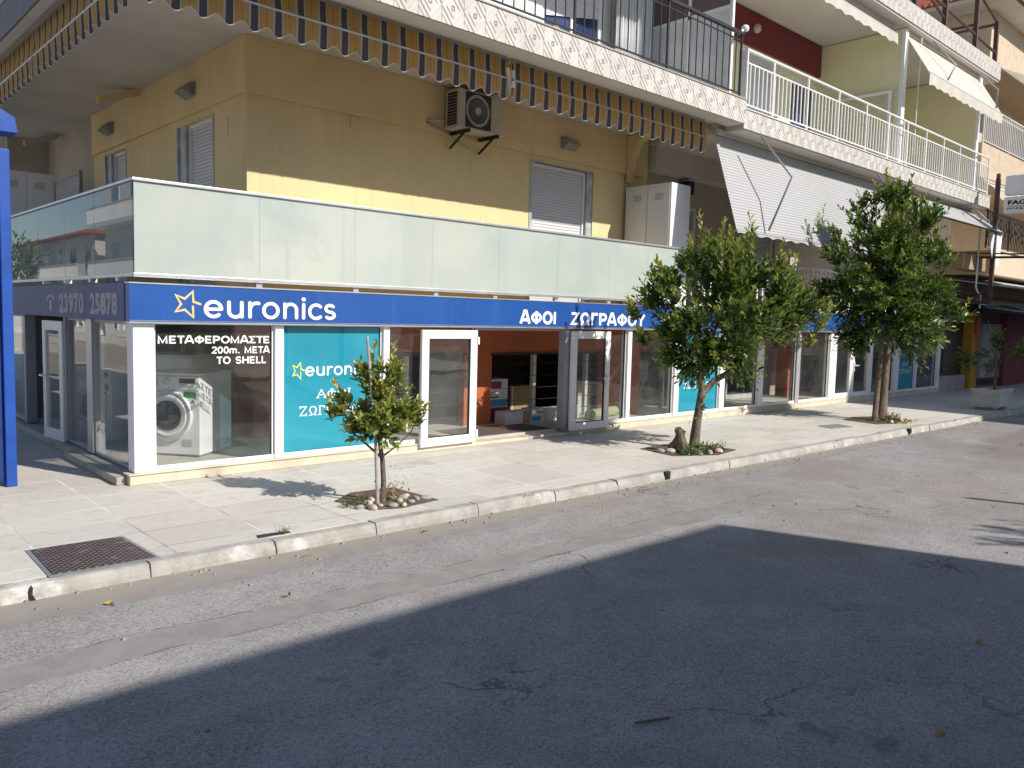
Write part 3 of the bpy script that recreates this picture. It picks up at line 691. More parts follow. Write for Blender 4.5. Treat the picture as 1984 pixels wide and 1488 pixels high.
railing_x('balcony_railing', 1.5, 9.5, -.8, 5.55, 6.62, 'blackmetal', 'black iron railing on the top left balcony', 'railing', sp=.185, posts=[1.55, 3.4, 5.4, 7.45, 9.47])
mb = MB(); mb.lathe((9.56, -.8, 6.66), (0, 0, 1), [(0, .03), (.03, .06), (.07, .065), (.1, .05), (.12, .01)], 14); mb.tube([(9.4, -.8, 6.6), (9.5, -.8, 6.68)], .015)
tag(build('lamp_cap', mb, 'white', smooth=True), 'small white round cap at the end of the black railing', 'fitting')

# ---------------------------------------------------------------- glass railing of the first floor
G = thing('glass_railing', (0, 0, 2.05), 'frosted glass railing running above the blue sign', 'railing')
jn = [0.0, .06, 1.31, 2.53, 3.69, 4.85, 6.04, 7.22, 8.2, 9.05]
for a, c in [(0.03, 1.31), (1.31, 2.53), (2.53, 3.69), (3.69, 4.85), (4.85, 6.04), (6.04, 7.22), (7.22, 8.2), (8.2, 9.05)]:
    mb = MB(); mb.box(a+.001 if a > .1 else -.008, c-.001, -.006, .006, 2.14, 3.045); build('glass_panel', mb, 'frost', G)
    mb = MB(); mb.box(c-.03, c+.03, .0065, .02, 2.14, 3.045); build('glass_clamp', mb, 'frost', G)
for a, c in [(0.03, 1.3), (1.3, 2.5), (2.5, 3.75), (3.75, 5.0), (5.0, 6.2), (6.2, 7.4)]:
    mb = MB(); mb.box(-.006, .006, a+.004, c-.004, 2.14, 3.045); build('glass_panel', mb, 'railglass', G)
mb = MB(); mb.box(-.03, 9.06, -.03, .03, 3.045, 3.075); mb.box(-.03, .03, .03, 7.4, 3.045, 3.075); build('top_rail', mb, 'alu', G, bevel=.004)
mb = MB(); mb.box(-.025, 9.06, -.025, .025, 2.10, 2.14); mb.box(-.025, .025, .025, 7.4, 2.10, 2.14); build('bottom_rail', mb, 'alu', G, bevel=.004)
for i, c in enumerate([1.31, 2.55, 3.77, 4.81, 6.04, 7.25, 8.4]):
    mb = MB(); mb.box(c-.035, c+.035, .0, .05, 2.03, 2.10); build('bracket', mb, 'greypvc', G)
for i, c in enumerate([.45, 1.4, 2.4, 3.4]):
    mb = MB(); mb.box(-.04, .03, c-.05, c+.05, 2.06, 2.099); build('bracket', mb, 'white', G)

# ---------------------------------------------------------------- metal cabinets on the balcony
def cabinet(loc, rz, wd, dp, ht, label, dirn):
    # dirn 'x-': doors face -X ; 'y-': doors face -Y
    t = thing('metal_cabinet', loc, label, 'cabinet', 'white metal cabinets on the balcony'); x, y, z = loc
    mb = MB(); mb.box(x, x+wd, y, y+dp, z, z+ht); build('body', mb, 'white', t, bevel=.008)
    for k in (0, 1):
        mb = MB()
        if dirn == 'x-':
            h = dp/2; a = y+.03+k*(h-.02); mb.box(x-.012, x-.002, a, a+h-.04, z+.05, z+ht-.06)
            o = build('door', mb, 'white', t, bevel=.003); mb = MB()
            for q in range(5): mb.box(x-.016, x-.0125, a+.13, a+h-.2, z+ht-.28+q*.025, z+ht-.27+q*.025)
            if k == 0: pass
        else:
            h = wd/2; a = x+.03+k*(h-.02); mb.box(a, a+h-.04, y-.012, y-.002, z+.05, z+ht-.06)
            o = build('door', mb, 'white', t, bevel=.003); mb = MB()
            for q in range(5): mb.box(a+.1, a+h-.16, y-.016, y-.0125, z+ht-.28+q*.025, z+ht-.27+q*.025)
        build('vent', mb, 'greypvc', o)
cabinet((8.95, .12, 2.03), 0, .56, 1.02, 2.17, 'tall white metal cabinet beside the yellow wall, above the shop front', 'x-')
cabinet((.3, 7.7, 2.03), 0, .85, .5, 2.05, 'white cabinet in shade at the far end of the side balcony', 'y-')

# ---------------------------------------------------------------- AC unit, lamps, vent plate
t = thing('air_conditioner', (5.1, .85, 4.5), 'beige air conditioner unit on wall brackets under the striped awning', 'air conditioner')
x0, x1, y0, y1, z0, z1 = 4.72, 5.58, .78, 1.1, 4.50, 5.06
mb = MB(); mb.box(x0, x1, y0, y1, z0, z1); build('casing', mb, 'acbody', t, bevel=.015)
mb = MB(); mb.box(x0+.12, x1-.26, y0-.012, y0-.001, z0+.03, z1-.03); g = build('fan_grille', mb, 'brown', t)
mb = MB()
for k in range(6): mb.lathe((x0+.34, y0-.016, (z0+z1)/2), (0, -1, 0), [(0, .05+k*.035), (.003, .053+k*.035), (.003, .045+k*.035), (0, .04+k*.035)], 28)
build('ring', mb, 'greypvc', g)
mb = MB(); mb.lathe((x0+.34, y0-.014, (z0+z1)/2), (0, -1, 0), [(0, .06), (.012, .055), (.014, .03)], 20); build('hub', mb, 'acbody', g)
mb = MB()
for i in range(4):
    for k in range(11): mb.box(x0-.012, x0-.001, y0+.05+i*.055, y0+.09+i*.055, z0+.05+k*.043, z0+.078+k*.043)
build('side_grille', mb, 'rubber', t)
for xx in (x0+.15, x1-.15):
    mb = MB(); mb.box(xx-.02, xx+.02, y0-.06, YW-.048, z0-.05, z0-.002); mb.obox((xx, (y0+YW)/2+.02, z0-.14), (.012, 0, 0), (0, .16, -.09), (0, .008, .012)); build('bracket', mb, 'blackmetal', t)
mb = MB(); mb.tube([(x0-.02, y1-.02, z0+.12), (x0-.28, YW-.06, z0+.1), (x0-.3, YW-.06, z0+.06), (x0+.3, YW-.06, z0-.12)], .014); mb.tube([(x0-.3, YW-.06, z0+.09), (x0+.5, YW-.07, z0-.18)], .009); build('pipe', mb, 'acbody', t, smooth=True)
def wall_lamp(x, y, z, facing, label):
    t = thing('wall_lamp', (x, y, z), label, 'wall lamp', 'wedge shaped wall lamps on the beam')
    mb = MB()
    pr = [(0, -.09), (0, .09), (-.09, .07), (-.17, -.03), (-.05, -.09)]
    if facing == 'y': mb.prism([(y+a, z+b_) for a, b_ in pr], 0, x-.16, x+.16)
    else: mb.prism([(x+a, z+b_) for a, b_ in pr], 1, y-.16, y+.16)
    build('housing', mb, 'lampglass', t, bevel=.008)
    mb = MB(); 
    if facing == 'y': mb.box(x-.18, x+.18, y-.012, y-.001, z-.1, z+.1)
    else: mb.box(x-.012, x-.001, y-.18, y+.18, z-.1, z+.1)
    build('back_plate', mb, 'greypvc', t)
wall_lamp(7.4, YW-.046, 4.74, 'y', 'grey wedge lamp on the sunny front beam above the shuttered door')
wall_lamp(SX-.046, 2.85, 4.76, 'x', 'grey wedge lamp on the side beam nearest the corner')
wall_lamp(SX-.046, 6.3, 4.76, 'x', 'grey wedge lamp on the side beam farther from the corner')
mb = MB(); mb.box(3.18, 3.34, YW-.02, YW-.001, 4.28, 4.43); mb.box(3.2, 3.32, YW-.026, YW-.02, 4.3, 4.41); tag(build('junction_box', mb, 'yellow', bevel=.004), 'small square junction box on the yellow wall under the beam', 'box')
mb = MB(); mb.tube([(SX-.01, 1.75, 4.0), (SX-.01, 1.75, 4.22)], .006); mb.tube([(SX-.02, 1.75, 4.22), (SX-.04, 1.75, 4.25)], .01); tag(build('hook', mb, 'white'), 'thin white hook on the shaded yellow side wall', 'hook')

# ---------------------------------------------------------------- striped awnings
def striped_awning(name, a0, a1, axis, pos, label, dz=0):
    # fabric rolled down a little from the cassette to a front bar, with a scalloped valance
    t = thing(name, (a0, pos, 5.1) if axis == 0 else (pos, a0, 5.1), label, 'awning', 'striped awnings')
    def P(u, d, z): return (u, pos+d, z) if axis == 0 else (pos+d, u, z)
    bx = lambda mb, u0, u1, d0, d1, z0, z1, mi=0: (mb.box(u0, u1, pos+d0, pos+d1, z0, z1, mi) if axis == 0 else mb.box(pos+d0, pos+d1, u0, u1, z0, z1, mi))
    mb = MB(); bx(mb, a0, a1, .02, .11, 5.18, 5.238); build('cassette', mb, 'acbody', t, bevel=.01)
    n = int((a1-a0)/.0134); per = .268; ph = 10.0-1.19+.045+(0 if axis == 0 else 1.3)
    vs = []
    for i in range(n+1):
        u = a0+(a1-a0)*i/n; wv = .012*math.sin(2*math.pi*(u+ph)/per*1)
        vs += [P(u, .015, 5.2), P(u, .015+wv*.3, 5.04+dz*.5), P(u, 0, 4.905+dz)]
    fs = [(3*i+k, 3*i+3+k, 3*i+4+k, 3*i+1+k) for i in range(n) for k in range(2)]
    mb = MB(); mb.add(vs, fs); build('fabric', mb, 'stripex' if axis == 0 else 'stripey', t, smooth=True)
    mb = MB(); bx(mb, a0, a1, -.018, .004, 4.884+dz, 4.910+dz); build('front_bar', mb, 'alu', t, bevel=.005)
    vs = []; fs = []; mi = []
    for i in range(n+1):
        u = a0+(a1-a0)*i/n; f = (u+ph)/per
        low = 4.645+dz-.03*math.cos(2*math.pi*(f-.19)); low += 0
        wv = .016*math.sin(2*math.pi*f+.9)
        vs += [P(u, -.012, 4.889+dz), P(u, -.012+wv*.6, 4.76+dz), P(u, -.012+wv*1.3, low+.011), P(u, -.012+wv*1.35, low)]
    for i in range(n):
        for k in range(3): fs.append((4*i+k, 4*i+4+k, 4*i+5+k, 4*i+1+k)); mi.append(1 if k == 2 else 0)
    mb = MB(); mb.v = vs; mb.f = fs; mb.mi = mi
    build('valance', mb, ['stripex' if axis == 0 else 'stripey', 'whitecloth'], t, smooth=True)
    for u in (a0+.5, a1-.5):
        mb = MB(); mb.tube([P(u, .35, 5.1), P(u+.3, .2, 4.99+dz), P(u, .02, 4.89+dz)], .014); build('arm', mb, 'white', t, smooth=True)
    return t
striped_awning('striped_awning', .05, 4.66, 0, -.30, 'striped ochre and navy awning, the front one nearer the corner', .06)
striped_awning('striped_awning', 4.72, 9.28, 0, -.30, 'striped ochre and navy awning, the front one left of the white ribbed shade', .06)
striped_awning('striped_awning', -.32, 3.25, 1, -.12, 'striped awning in shade on the side street, the one nearest the corner')
striped_awning('striped_awning', 3.32, 8.5, 1, -.12, 'striped awning in shade on the side street, the far one cut by the left edge')
t = thing('awning_crank', (4.69, -.34, 4.7), 'small white crank gear hanging between the two front awnings', 'crank')
mb = MB(); mb.box(4.675, 4.705, -.40, -.34, 4.95, 5.05); mb.box(4.67, 4.71, -.40, -.34, 4.83, 4.91); build('gear', mb, 'white', t)
mb = MB(); mb.tube([(4.69, -.37, 5.135), (4.69, -.37, 4.72)], .008); build('rod', mb, 'blackmetal', t)

# ================================================================ SHOP FRONT (ground floor)
mb = MB(); mb.box(-.10, 4.44, -.07, .16, 0, .10); mb.box(-.115, 4.44, -.085, .1, .101, .118); mb.box(6.36, 21.5, -.07, .16, 0, .10); mb.box(6.36, 21.5, -.08, .1, .101, .118)
mb.box(4.44, 6.36, -.06, .16, 0, .045)
part('plinth', mb, 'plinth', label='cream painted plinth under the shop windows', bevel=.01)
mb = MB(); mb.box(-.10, .16, .17, 12, 0, .10); mb.box(-.2, -.101, .02, 1.95, 0, .085); part('plinth', mb, 'conc', label='grey concrete step along the side street', bevel=.012)
# interior shell
FZ = .08
mb = MB(); mb.box(.12, 21.4, .14, 5.5, -.02, FZ); part('shop_floor', mb, 'floor')
mb = MB(); mb.box(.12, 21.4, .14, 5.5, 1.70, 1.755); part('shop_ceiling', mb, 'shopceil')
mb = MB(); mb.box(.12, 21.4, 5.3, 5.45, FZ, 1.7); part('shop_back_wall', mb, 'shopback')
mb = MB(); mb.box(21.3, 21.42, .14, 5.3, FZ, 1.7); part('shop_end_wall', mb, 'darkbox')
mb = MB(); mb.box(2.02, 2.75, 1.70, 2.35, FZ, 1.7); part('column', mb, 'orange', label='orange column behind the washing machine', bevel=.01)
mb = MB(); wall_x(mb, 3.05, 12.0, FZ, 1.7, 1.12, [(3.15, 5.2, FZ, 1.19), (5.76, 8.45, FZ, 1.18), (9.35, 11.3, FZ, 1.16)], .12); part('partition', mb, 'orange', label='orange inner wall with dark openings')
mb = MB(); mb.box(8.93, 9.0, .70, 1.119, FZ, 1.7); part('partition', mb, 'orange')
mb = MB(); mb.box(12.01, 14.8, 1.3, 1.4, 1.22, 1.7); part('partition', mb, 'orange')
mb = MB(); mb.box(14.85, 15.15, .95, 1.25, FZ, 1.7); part('column', mb, 'orange', label='narrow orange column left of the double door')
mb = MB(); mb.box(15.55, 16.1, 1.25, 1.5, FZ, 1.7); mb.box(16.1, 21, 1.25, 1.4, 1.25, 1.7); part('partition', mb, 'orange')
mb = MB(); wall_x(mb, 16.11, 18, FZ, 1.24, 1.5, [(16.3, 17.5, FZ, 1.0)], .1); part('partition', mb, 'beige')
mb = MB(); wall_x(mb, 12.01, 15.5, FZ, 1.21, 1.5, [(13.0, 14.55, FZ, 1.02)], .1); part('partition', mb, 'beige', label='beige inner wall with a doorway')
mb = MB(); mb.frame(13.0, 14.55, FZ, 1.02, .09, 1.44, 1.50); part('inner_door_frame', mb, 'marble')
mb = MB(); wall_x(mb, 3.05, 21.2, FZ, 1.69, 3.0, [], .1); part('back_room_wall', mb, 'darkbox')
mb = MB(); mb.box(3.06, 21.2, 1.55, 2.99, FZ+.001, FZ+.006); part('back_room_floor', mb, 'darkbox')  # dark sheet over the shop floor, colouring in the room's shade
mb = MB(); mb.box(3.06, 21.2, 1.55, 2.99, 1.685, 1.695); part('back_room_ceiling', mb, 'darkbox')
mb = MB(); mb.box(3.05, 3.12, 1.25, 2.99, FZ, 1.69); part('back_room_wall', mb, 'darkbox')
for xa in (4.1, 6.7, 8.0, 10.25):
    mb = MB(); mb.box(xa-.035, xa+.035, 1.10, 1.17, FZ, 1.19); part('inner_mullion', mb, 'soffit')
for (xa, xb, zt) in ((3.15, 5.2, 1.19), (5.76, 8.45, 1.18), (9.35, 11.3, 1.16)):
    mb = MB()
    for k in range(5): mb.tube([(xa, 1.09, .24+k*.2), ((xa+xb)/2, 1.085, .23+k*.2), (xb, 1.09, .245+k*.2)], .0035, 5)
    mb.box(xa-.02, xb+.02, 1.085, 1.119, zt, zt+.03)
    part('security_bars', mb, 'brown')
# window units
ZB, ZT = .12, 1.62
def pane_unit(x0, x1, m='glass', fm='pvc', lab=None, y=.02, owner=None, wl=.0, wr=.0):
    mb = MB(); mb.frame(x0, x1, ZB, ZT+.03, .022, y-.028, y+.028); mb.box(x0, x1, y-.05, y-.029, ZB-.001, ZB+.05)
    o = part('shop_window', mb, fm, owner, lab, bevel=.002)
    mb = MB(); mb.box(x0+.022, x1-.022, y-.004, y+.004, ZB+.022, ZT+.008); g = build('pane', mb, m, o)
    mb = MB(); mb.frame(x0+.0225, x1-.0225, ZB+.0225, ZT+.0075, .006, y-.012, y+.010); build('gasket', mb, 'rubber', o)
    return o
def mull(x0, x1, m='pvc', owner=None, y0=-.045, y1=.10, zt=1.65):
    mb = MB(); mb.box(x0, x1, y0, y1, .119, zt); return part('mullion', mb, m, owner, bevel=.004)
mb = MB(); mb.box(-.045, .16, -.045, .14, .119, 1.65); part('corner_post', mb, 'pvc', label='wide white corner post of the shop front', bevel=.006)
W1 = pane_unit(.162, 1.478, lab='shop window with white lettering in front of the washing machine'); mull(1.48, 1.58)
W2 = pane_unit(1.582, 2.928, 'teal', lab='shop window covered with teal film, nearest the corner'); mull(2.93, 3.02)
pane_unit(3.022, 4.42, lab='shop window behind the open left door leaf'); mull(4.42, 4.47, 'greypvc'); mull(6.22, 6.35, 'greypvc')
pane_unit(6.352, 7.718, lab='shop window behind the open right door leaf'); mull(7.72, 7.82)
pane_unit(7.822, 9.038, lab='shop window left of the second teal window'); mull(9.04, 9.18)

def place_word(parent, name, glyph, box, y, m, ax='x'):
    mb = place_text(glyph, (0, y, 0), (1, 0, 0), (0, -1, 0), box); return build(name, mb, m, parent)
gy = .015
L1 = sans_word('ΜΕΤΑΦΕΡΟΜΑΣΤΕ', .205); L2 = sans_word('200m. ΜΕΤΑ', .2); L3 = sans_word('ΤΟ SHELL', .2)
place_word(W1, 'lettering', L1, (.215, 1.43, 1.428, 1.518), gy, 'lettering')
place_word(W1, 'lettering', L2, (.77, 1.44, 1.318, 1.402), gy, 'lettering')
place_word(W1, 'lettering', L3, (.83, 1.395, 1.205, 1.288), gy, 'lettering')
RW = round_word(); ST = star(); AF = serif_word('ΑΦΟΙ'); ZO = serif_word('ΖΩΓΡΑΦΟΥ')
def teal_text(o, x0, x1):
    wd = x1-x0
    place_word(o, 'star_emblem', ST, (x0+.10*wd, x0+.22*wd, 1.0, 1.215), gy, 'letterlime')
    place_word(o, 'lettering', RW, (x0+.225*wd, x0+.90*wd, 1.04, 1.195), gy, 'lettering')
    place_word(o, 'lettering', AF, (x0+.33*wd, x0+.68*wd, .775, .885), gy, 'lettering')
    place_word(o, 'lettering', ZO, (x0+.17*wd, x0+.86*wd, .575, .69), gy, 'lettering')
teal_text(W2, 1.58, 2.93)
# open door leaves folded back against the windows
def door_leaf(x0, x1, y, handle_x, label, owner=None, name='shop_door', z0=.07, z1=1.60):
    mb = MB(); mb.frame(x0, x1, z0, z1, .115, y-.03, y+.02); o = part(name, mb, 'pvc', owner, label, bevel=.006)
    mb = MB(); mb.box(x0+.115, x1-.115, y-.012, y-.004, z0+.115, z1-.115); build('pane', mb, 'glass', o)
    mb = MB(); mb.frame(x0+.1152, x1-.1152, z0+.1152, z1-.1152, .01, y-.022, y+.012); build('gasket', mb, 'rubber', o)
    if handle_x:
        s = 1 if handle_x < (x0+x1)/2 else -1
        mb = MB(); mb.box(handle_x-.02, handle_x+.02, y-.05, y-.031, .72, .92); mb.tube([(handle_x, y-.05, .86), (handle_x, y-.085, .86), (handle_x+s*.14, y-.09, .86)], .014, 8); build('handle', mb, 'pvc', o, bevel=.002)
    mb = MB()
    for zz in (z0+.12, z1-.14): mb.box((x1-.005) if handle_x is None else x0-.025, (x1+.025) if handle_x is None else x0+.004, y-.045, y-.01, zz-.05, zz+.05)
    build('hinge', mb, 'pvc', o)
    return o
door_leaf(3.47, 4.40, -.09, None, 'left white shop door leaf, folded open in full sun')
door_leaf(6.30, 7.19, -.09, 7.12, 'right shop door leaf, folded open in dappled tree shade')
mb = MB(); mb.box(4.47, 6.22, -.03, .08, 1.60, 1.65); part('door_head', mb, 'greypvc')
# blue sign band over the whole front
SG = thing('shop_sign', (9, -.05, 1.65), 'long blue shop sign with white lettering and a yellow star', 'sign')
for a, c in ((-.09, 3.0), (3.0012, 6.2), (6.2012, 9.3), (9.3012, 12.4), (12.4012, 15.5), (15.5012, 18.3)):
    mb = MB(); mb.box(a, c, -.10, .03, 1.655, 2.03); build('panel', mb, 'blue', SG)
mb = MB(); mb.box(-.095, 18.3, -.108, .03, 2.031, 2.045); mb.box(-.095, 18.3, -.104, .03, 1.640, 1.654); mb.box(-.095, 18.3, -.103, -.1, 1.664, 1.668); build('edge_trim', mb, 'alu', SG)
sy = -.102
place_word(SG, 'star_emblem', ST, (.34, .622, 1.69, 1.99), sy, 'letteryellow')
place_word(SG, 'lettering', RW, (.645, 2.21, 1.700, 1.955), sy-.0012, 'lettering')
place_word(SG, 'lettering', sans_word('ΑΦΟΙ', .24, .04), (5.19, 5.93, 1.695, 1.905), sy, 'lettering')
place_word(SG, 'lettering', sans_word('ΖΩΓΡΑΦΟΥ', .23, .04), (6.24, 8.06, 1.69, 1.905), sy, 'lettering')
SS = thing('side_sign', (-.05, 3, 1.65), 'dusty dark blue sign with a phone number facing the side street', 'sign')
mb = MB(); mb.box(-.098, .03, .034, 6.0, 1.655, 2.04); build('panel', mb, 'bluedirty', SS, bevel=.004)
def side_word(glyph, y0, y1, z0, z1, name='lettering'):
    mb = place_text(glyph, (-.1, 0, 0), (0, -1, 0), (-1, 0, 0), (-y0, -y1, z0, z1)); return build(name, mb, 'letterdirty', SS)
side_word(font_glyphs('23970', .05, spacing=1.1), 2.42, 1.40, 1.70, 1.94)
side_word(font_glyphs('25878', .05, spacing=1.1), 1.17, .24, 1.70, 1.94)
ph = merge([ribbon(arc(.5, .62, .42, .34, 10, 170, 12), .2), ribbon([(.5, .55), (.5, .05)], .34), ribbon([(.32, .5), (.5, .66), (.68, .5)], .08)])
side_word(ph, 3.0, 2.62, 1.72, 1.93, 'phone_symbol')
# side shop windows
def pane_side(y0, y1, lab, m='glass', x=.02, fm='greypvc'):
    mb = MB(); mb.framey(y0, y1, ZB, ZT+.03, .03, x-.028, x+.028); o = part('shop_window', mb, fm, None, lab)
    mb = MB(); mb.box(x-.004, x+.004, y0+.03, y1-.03, ZB+.03, ZT); build('pane', mb, m, o); return o
pane_side(.15, 1.39, 'side shop window next to the corner post')
mb = MB(); mb.box(-.03, .10, 1.395, 1.60, .119, 1.65); part('mullion', mb, 'alu', label='aluminium mullion in the side shop front')
pane_side(1.605, 2.45, 'side shop window beside the open side door')
mb = MB(); mb.box(-.03, .10, 2.452, 2.53, .119, 1.65); part('mullion', mb, 'greypvc')
mb = MB(); mb.box(-.03, .10, 4.5, 4.62, .119, 1.65); part('mullion', mb, 'greypvc'); pane_side(4.63, 6.5, 'side shop window beyond the side doorway')
mb = MB(); mb.box(.02, .14, 6.51, 14, .101, 1.76); part('wall', mb, 'beige')
# side door leaf swung slightly out
an = R(5); hx, hy = -.03, 2.52; dv = Vector((-math.sin(an), math.cos(an), 0)); nv = Vector((dv.y, -dv.x, 0))
def leafbox(mb, a0, a1, z0, z1, th=.025): mb.obox(Vector((hx, hy, (z0+z1)/2))+dv*(a0+a1)/2, dv*(a1-a0)/2, nv*th, (0, 0, (z1-z0)/2))
mb = MB(); leafbox(mb, 0, .11, .1, 1.6); leafbox(mb, .58, .68, .1, 1.6); leafbox(mb, .11, .58, .1, .23); leafbox(mb, .11, .58, 1.48, 1.6)
o = part('shop_door', mb, 'pvc', None, 'white side door leaf standing ajar', bevel=.004)
mb = MB(); leafbox(mb, .11, .58, .23, 1.48, .004); build('pane', mb, 'glass', o)
mb = MB(); mb.tube([Vector((hx, hy, .9))+dv*.63-nv*.03, Vector((hx, hy, .9))+dv*.63-nv*.08, Vector((hx, hy, .9))+dv*.5-nv*.09], .013); build('handle', mb, 'pvc', o)
mb = MB(); mb.frame(.9, 2.1, .3, 1.4, .05, 4.2, 4.26); mb.box(.95, 2.05, 4.22, 4.24, .35, .8); part('inner_counter', mb, 'soffit')
# spot lights under the shop ceiling
for xx, yy in ((.45, .8), (.95, .8)):
    mb = MB(); mb.lathe((xx, yy, 1.699), (0, 0, -1), [(0, .07), (.02, .068), (.025, .03)], 20); part('ceiling_spot', mb, 'lettering')

# ---------------------------------------------------------------- washing machines and goods in the shop
def washer(loc, ang, wd, dp, ht, label, full=True, m='machine'):
    t = thing('washing_machine', loc, label, 'washing machine', 'washing machines in the shop')
    t.rotation_euler = (0, 0, 0)
    O = Vector(loc); S = Vector((math.cos(ang), math.sin(ang), 0)); Fd = Vector((-math.sin(ang), math.cos(ang), 0))   # S: into the machine ; Fd: along the front to its left
    def bx(mb, s0, s1, f0, f1, z0, z1, mi=0): mb.obox(O+S*(s0+s1)/2+Fd*(f0+f1)/2+Vector((0, 0, (z0+z1)/2)), S*(s1-s0)/2, Fd*(f1-f0)/2, (0, 0, (z1-z0)/2), mi)
    mb = MB(); bx(mb, 0.0, dp, 0, wd, .02, ht-.03); bx(mb, -.005, dp, -.004, wd+.004, ht-.0295, ht); bx(mb, .03, dp-.03, .03, wd-.03, 0, .019); build('body', mb, m, t, bevel=.02)
    if not full: return t
    mb = MB(); bx(mb, -.012, -.001, .015, wd-.015, ht-.19, ht-.04); cp = build('control_panel', mb, m, t, bevel=.004)
    mb = MB(); bx(mb, -.016, -.0125, .05, .25, ht-.115, ht-.06); build('display', mb, 'rubber', cp)
    mb = MB()
    for k in range(6): bx(mb, -.02, -.0125, .06+k*.032, .078+k*.032, ht-.15, ht-.13)
    build('button', mb, 'chrome', cp)
    mb = MB(); mb.lathe(O+S*-.012+Fd*(wd*.52)+Vector((0, 0, ht-.1)), -S, [(0, .045), (.035, .04), (.037, .02)], 24); build('knob', mb, 'machinegrey', cp, smooth=False)
    mb = MB(); bx(mb, -.016, -.0125, wd-.27, wd-.05, ht-.16, ht-.07); build('drawer', mb, 'machinegrey', cp, bevel=.003)
    c = O+Fd*(wd*.5)+Vector((0, 0, ht*.49))
    r = wd*.375
    mb = MB(); mb.lathe(c, -S, [(0, r*1.02), (.02, r*1.02), (.035, r*.97), (.03, r*.86), (.045, r*.8), (.04, r*.70), (.012, r*.66), (.012, .01)], 56); d = build('door_ring', mb, 'machine', t, smooth=False)
    mb = MB(); mb.lathe(c, -S, [(.014, r*.70), (.03, r*.66), (.048, r*.52), (.062, r*.3), (.066, .01)], 48); build('door_glass', mb, 'darkglass', d, smooth=True)
    mb = MB(); mb.lathe(c, -S, [(.036, r*.985), (.039, r*.97), (.037, r*.95)], 56); build('trim', mb, 'chrome', d, smooth=True)
    mb = MB(); bx(mb, -.004, -.001, .05, .2, ht-.28, ht-.215); build('sticker', mb, 'screen', t)
    mb = MB(); bx(mb, -.004, -.001, .04, .14, ht-.36, ht-.30); s = build('energy_label', mb, 'lettering', t)
    tv = font_glyphs('A', .02); mb = place_text(tv, O-S*.0045, -Fd, -S, (-.12, -.06, ht-.355, ht-.305)); build('lettering', mb, 'rubber', s)
    mb = MB(); bx(mb, -.004, -.001, .1, .22, .12, .2); build('service_hatch', mb, 'machinegrey', t)
    return t
wa = math.atan2(.47, .60)
washer((.92, .70, .081), wa, .78, .73, .97, 'large white washing machine with a round dark door behind the lettered window')
washer((1.25, 1.75, .081), wa, .8, .7, 1.12, 'plain white appliance standing behind the large washing machine', False)
washer((.45, 2.3, .081), wa, .62, .62, .95, 'second white washing machine, seen through the side shop window', True)

def goods(name, x0, x1, y0, y1, z0, z1, m, label, cat, bands=(), group='boxes stored in the shop', bev=.004, text=None):
    t = thing(name, ((x0+x1)/2, (y0+y1)/2, z0), label, cat, group)
    mb = MB(); mb.box(x0, x1, y0, y1, z0, z1); build('carton', mb, m, t, bevel=bev)
    for (a, c, e, f, bm_) in bands:
        mb = MB(); mb.box(x0+(x1-x0)*a, x0+(x1-x0)*c, y0-.003, y0-.0005, z0+(z1-z0)*e, z0+(z1-z0)*f); build('printed_band', mb, bm_, t)
    return t
goods('cardboard_box', 5.749, 6.252, 1.265, 1.652, 0.562, 0.775, 'boxwhite', 'white box with a dark red band, on top of the stack in the doorway', 'box', [(0, .72, .3, .85, 'boxred')])
goods('cardboard_box', 5.749, 6.252, 1.265, 1.652, 0.311, 0.557, 'boxwhite', 'white box with a blue band, in the middle of the doorway stack', 'box', [(.1, 1, .1, .55, 'boxblue'), (.15, .6, .65, .75, 'boxred')])
goods('cardboard_box', 5.749, 6.31, 1.265, 1.7, 0.081, 0.306, 'boxred', 'dark red box at the bottom of the doorway stack', 'box', [])
goods('cardboard_box', 5.807, 6.368, 0.83, 1.072, 0.081, 0.287, 'boxwhite', 'plain whitish box on the floor left of the blue printed one', 'box', [(.7, 1, .0, 1, 'card')])
goods('cardboard_box', 6.387, 6.697, 0.83, 1.072, 0.081, 0.311, 'boxwhite', 'small white box with blue print low in the doorway', 'box', [(.05, .7, .1, .45, 'boxblue'), (.4, .9, .7, .78, 'boxred')])
goods('appliance_crate', 6.755, 7.596, 0.878, 1.072, 0.081, 0.291, 'boxwhite', 'long white slatted appliance lying beside the door', 'appliance', [(.02, .14, .2, .3, 'machinegrey'), (.02, .14, .45, .55, 'machinegrey'), (.02, .14, .7, .8, 'machinegrey'), (.86, .98, .2, .3, 'machinegrey'), (.86, .98, .45, .55, 'machinegrey'), (.86, .98, .7, .8, 'machinegrey')])
goods('cardboard_box', 6.677, 7.258, 1.652, 2.039, 0.081, 0.601, 'card', 'brown cardboard box standing back in the dark', 'box', [(.05, .1, 0, 1, 'boxwhite')])
goods('cardboard_box', 8.128, 8.476, 1.41, 1.7, 0.081, 0.408, 'boxwhite', 'pale box under the brown one behind the right door leaf', 'box', [])
goods('cardboard_box', 8.128, 8.476, 1.41, 1.7, 0.412, 0.572, 'card', 'brown box on top of the pale box behind the right door leaf', 'box', [])
mb = MB(); mb.tube([(7.55, .62, .165), (8.45, .80, .165)], .085, 18); mb.tube([(7.54, .618, .165), (8.46, .802, .165)], .05, 14); tag(build('rolled_carpet', mb, 'carpet', smooth=True), 'rolled up pale green carpet on the shop floor', 'carpet')
mb = MB(); mb.box(4.5, 6.2, .17, .95, .081, .088); tag(build('door_mat', mb, 'carpetbrown'), 'large brown mat inside the open shop doorway', 'mat')
t = thing('poster_stand', (9.9, 1.4, .08), 'black and white display stand behind the window left of the second teal panel', 'stand')
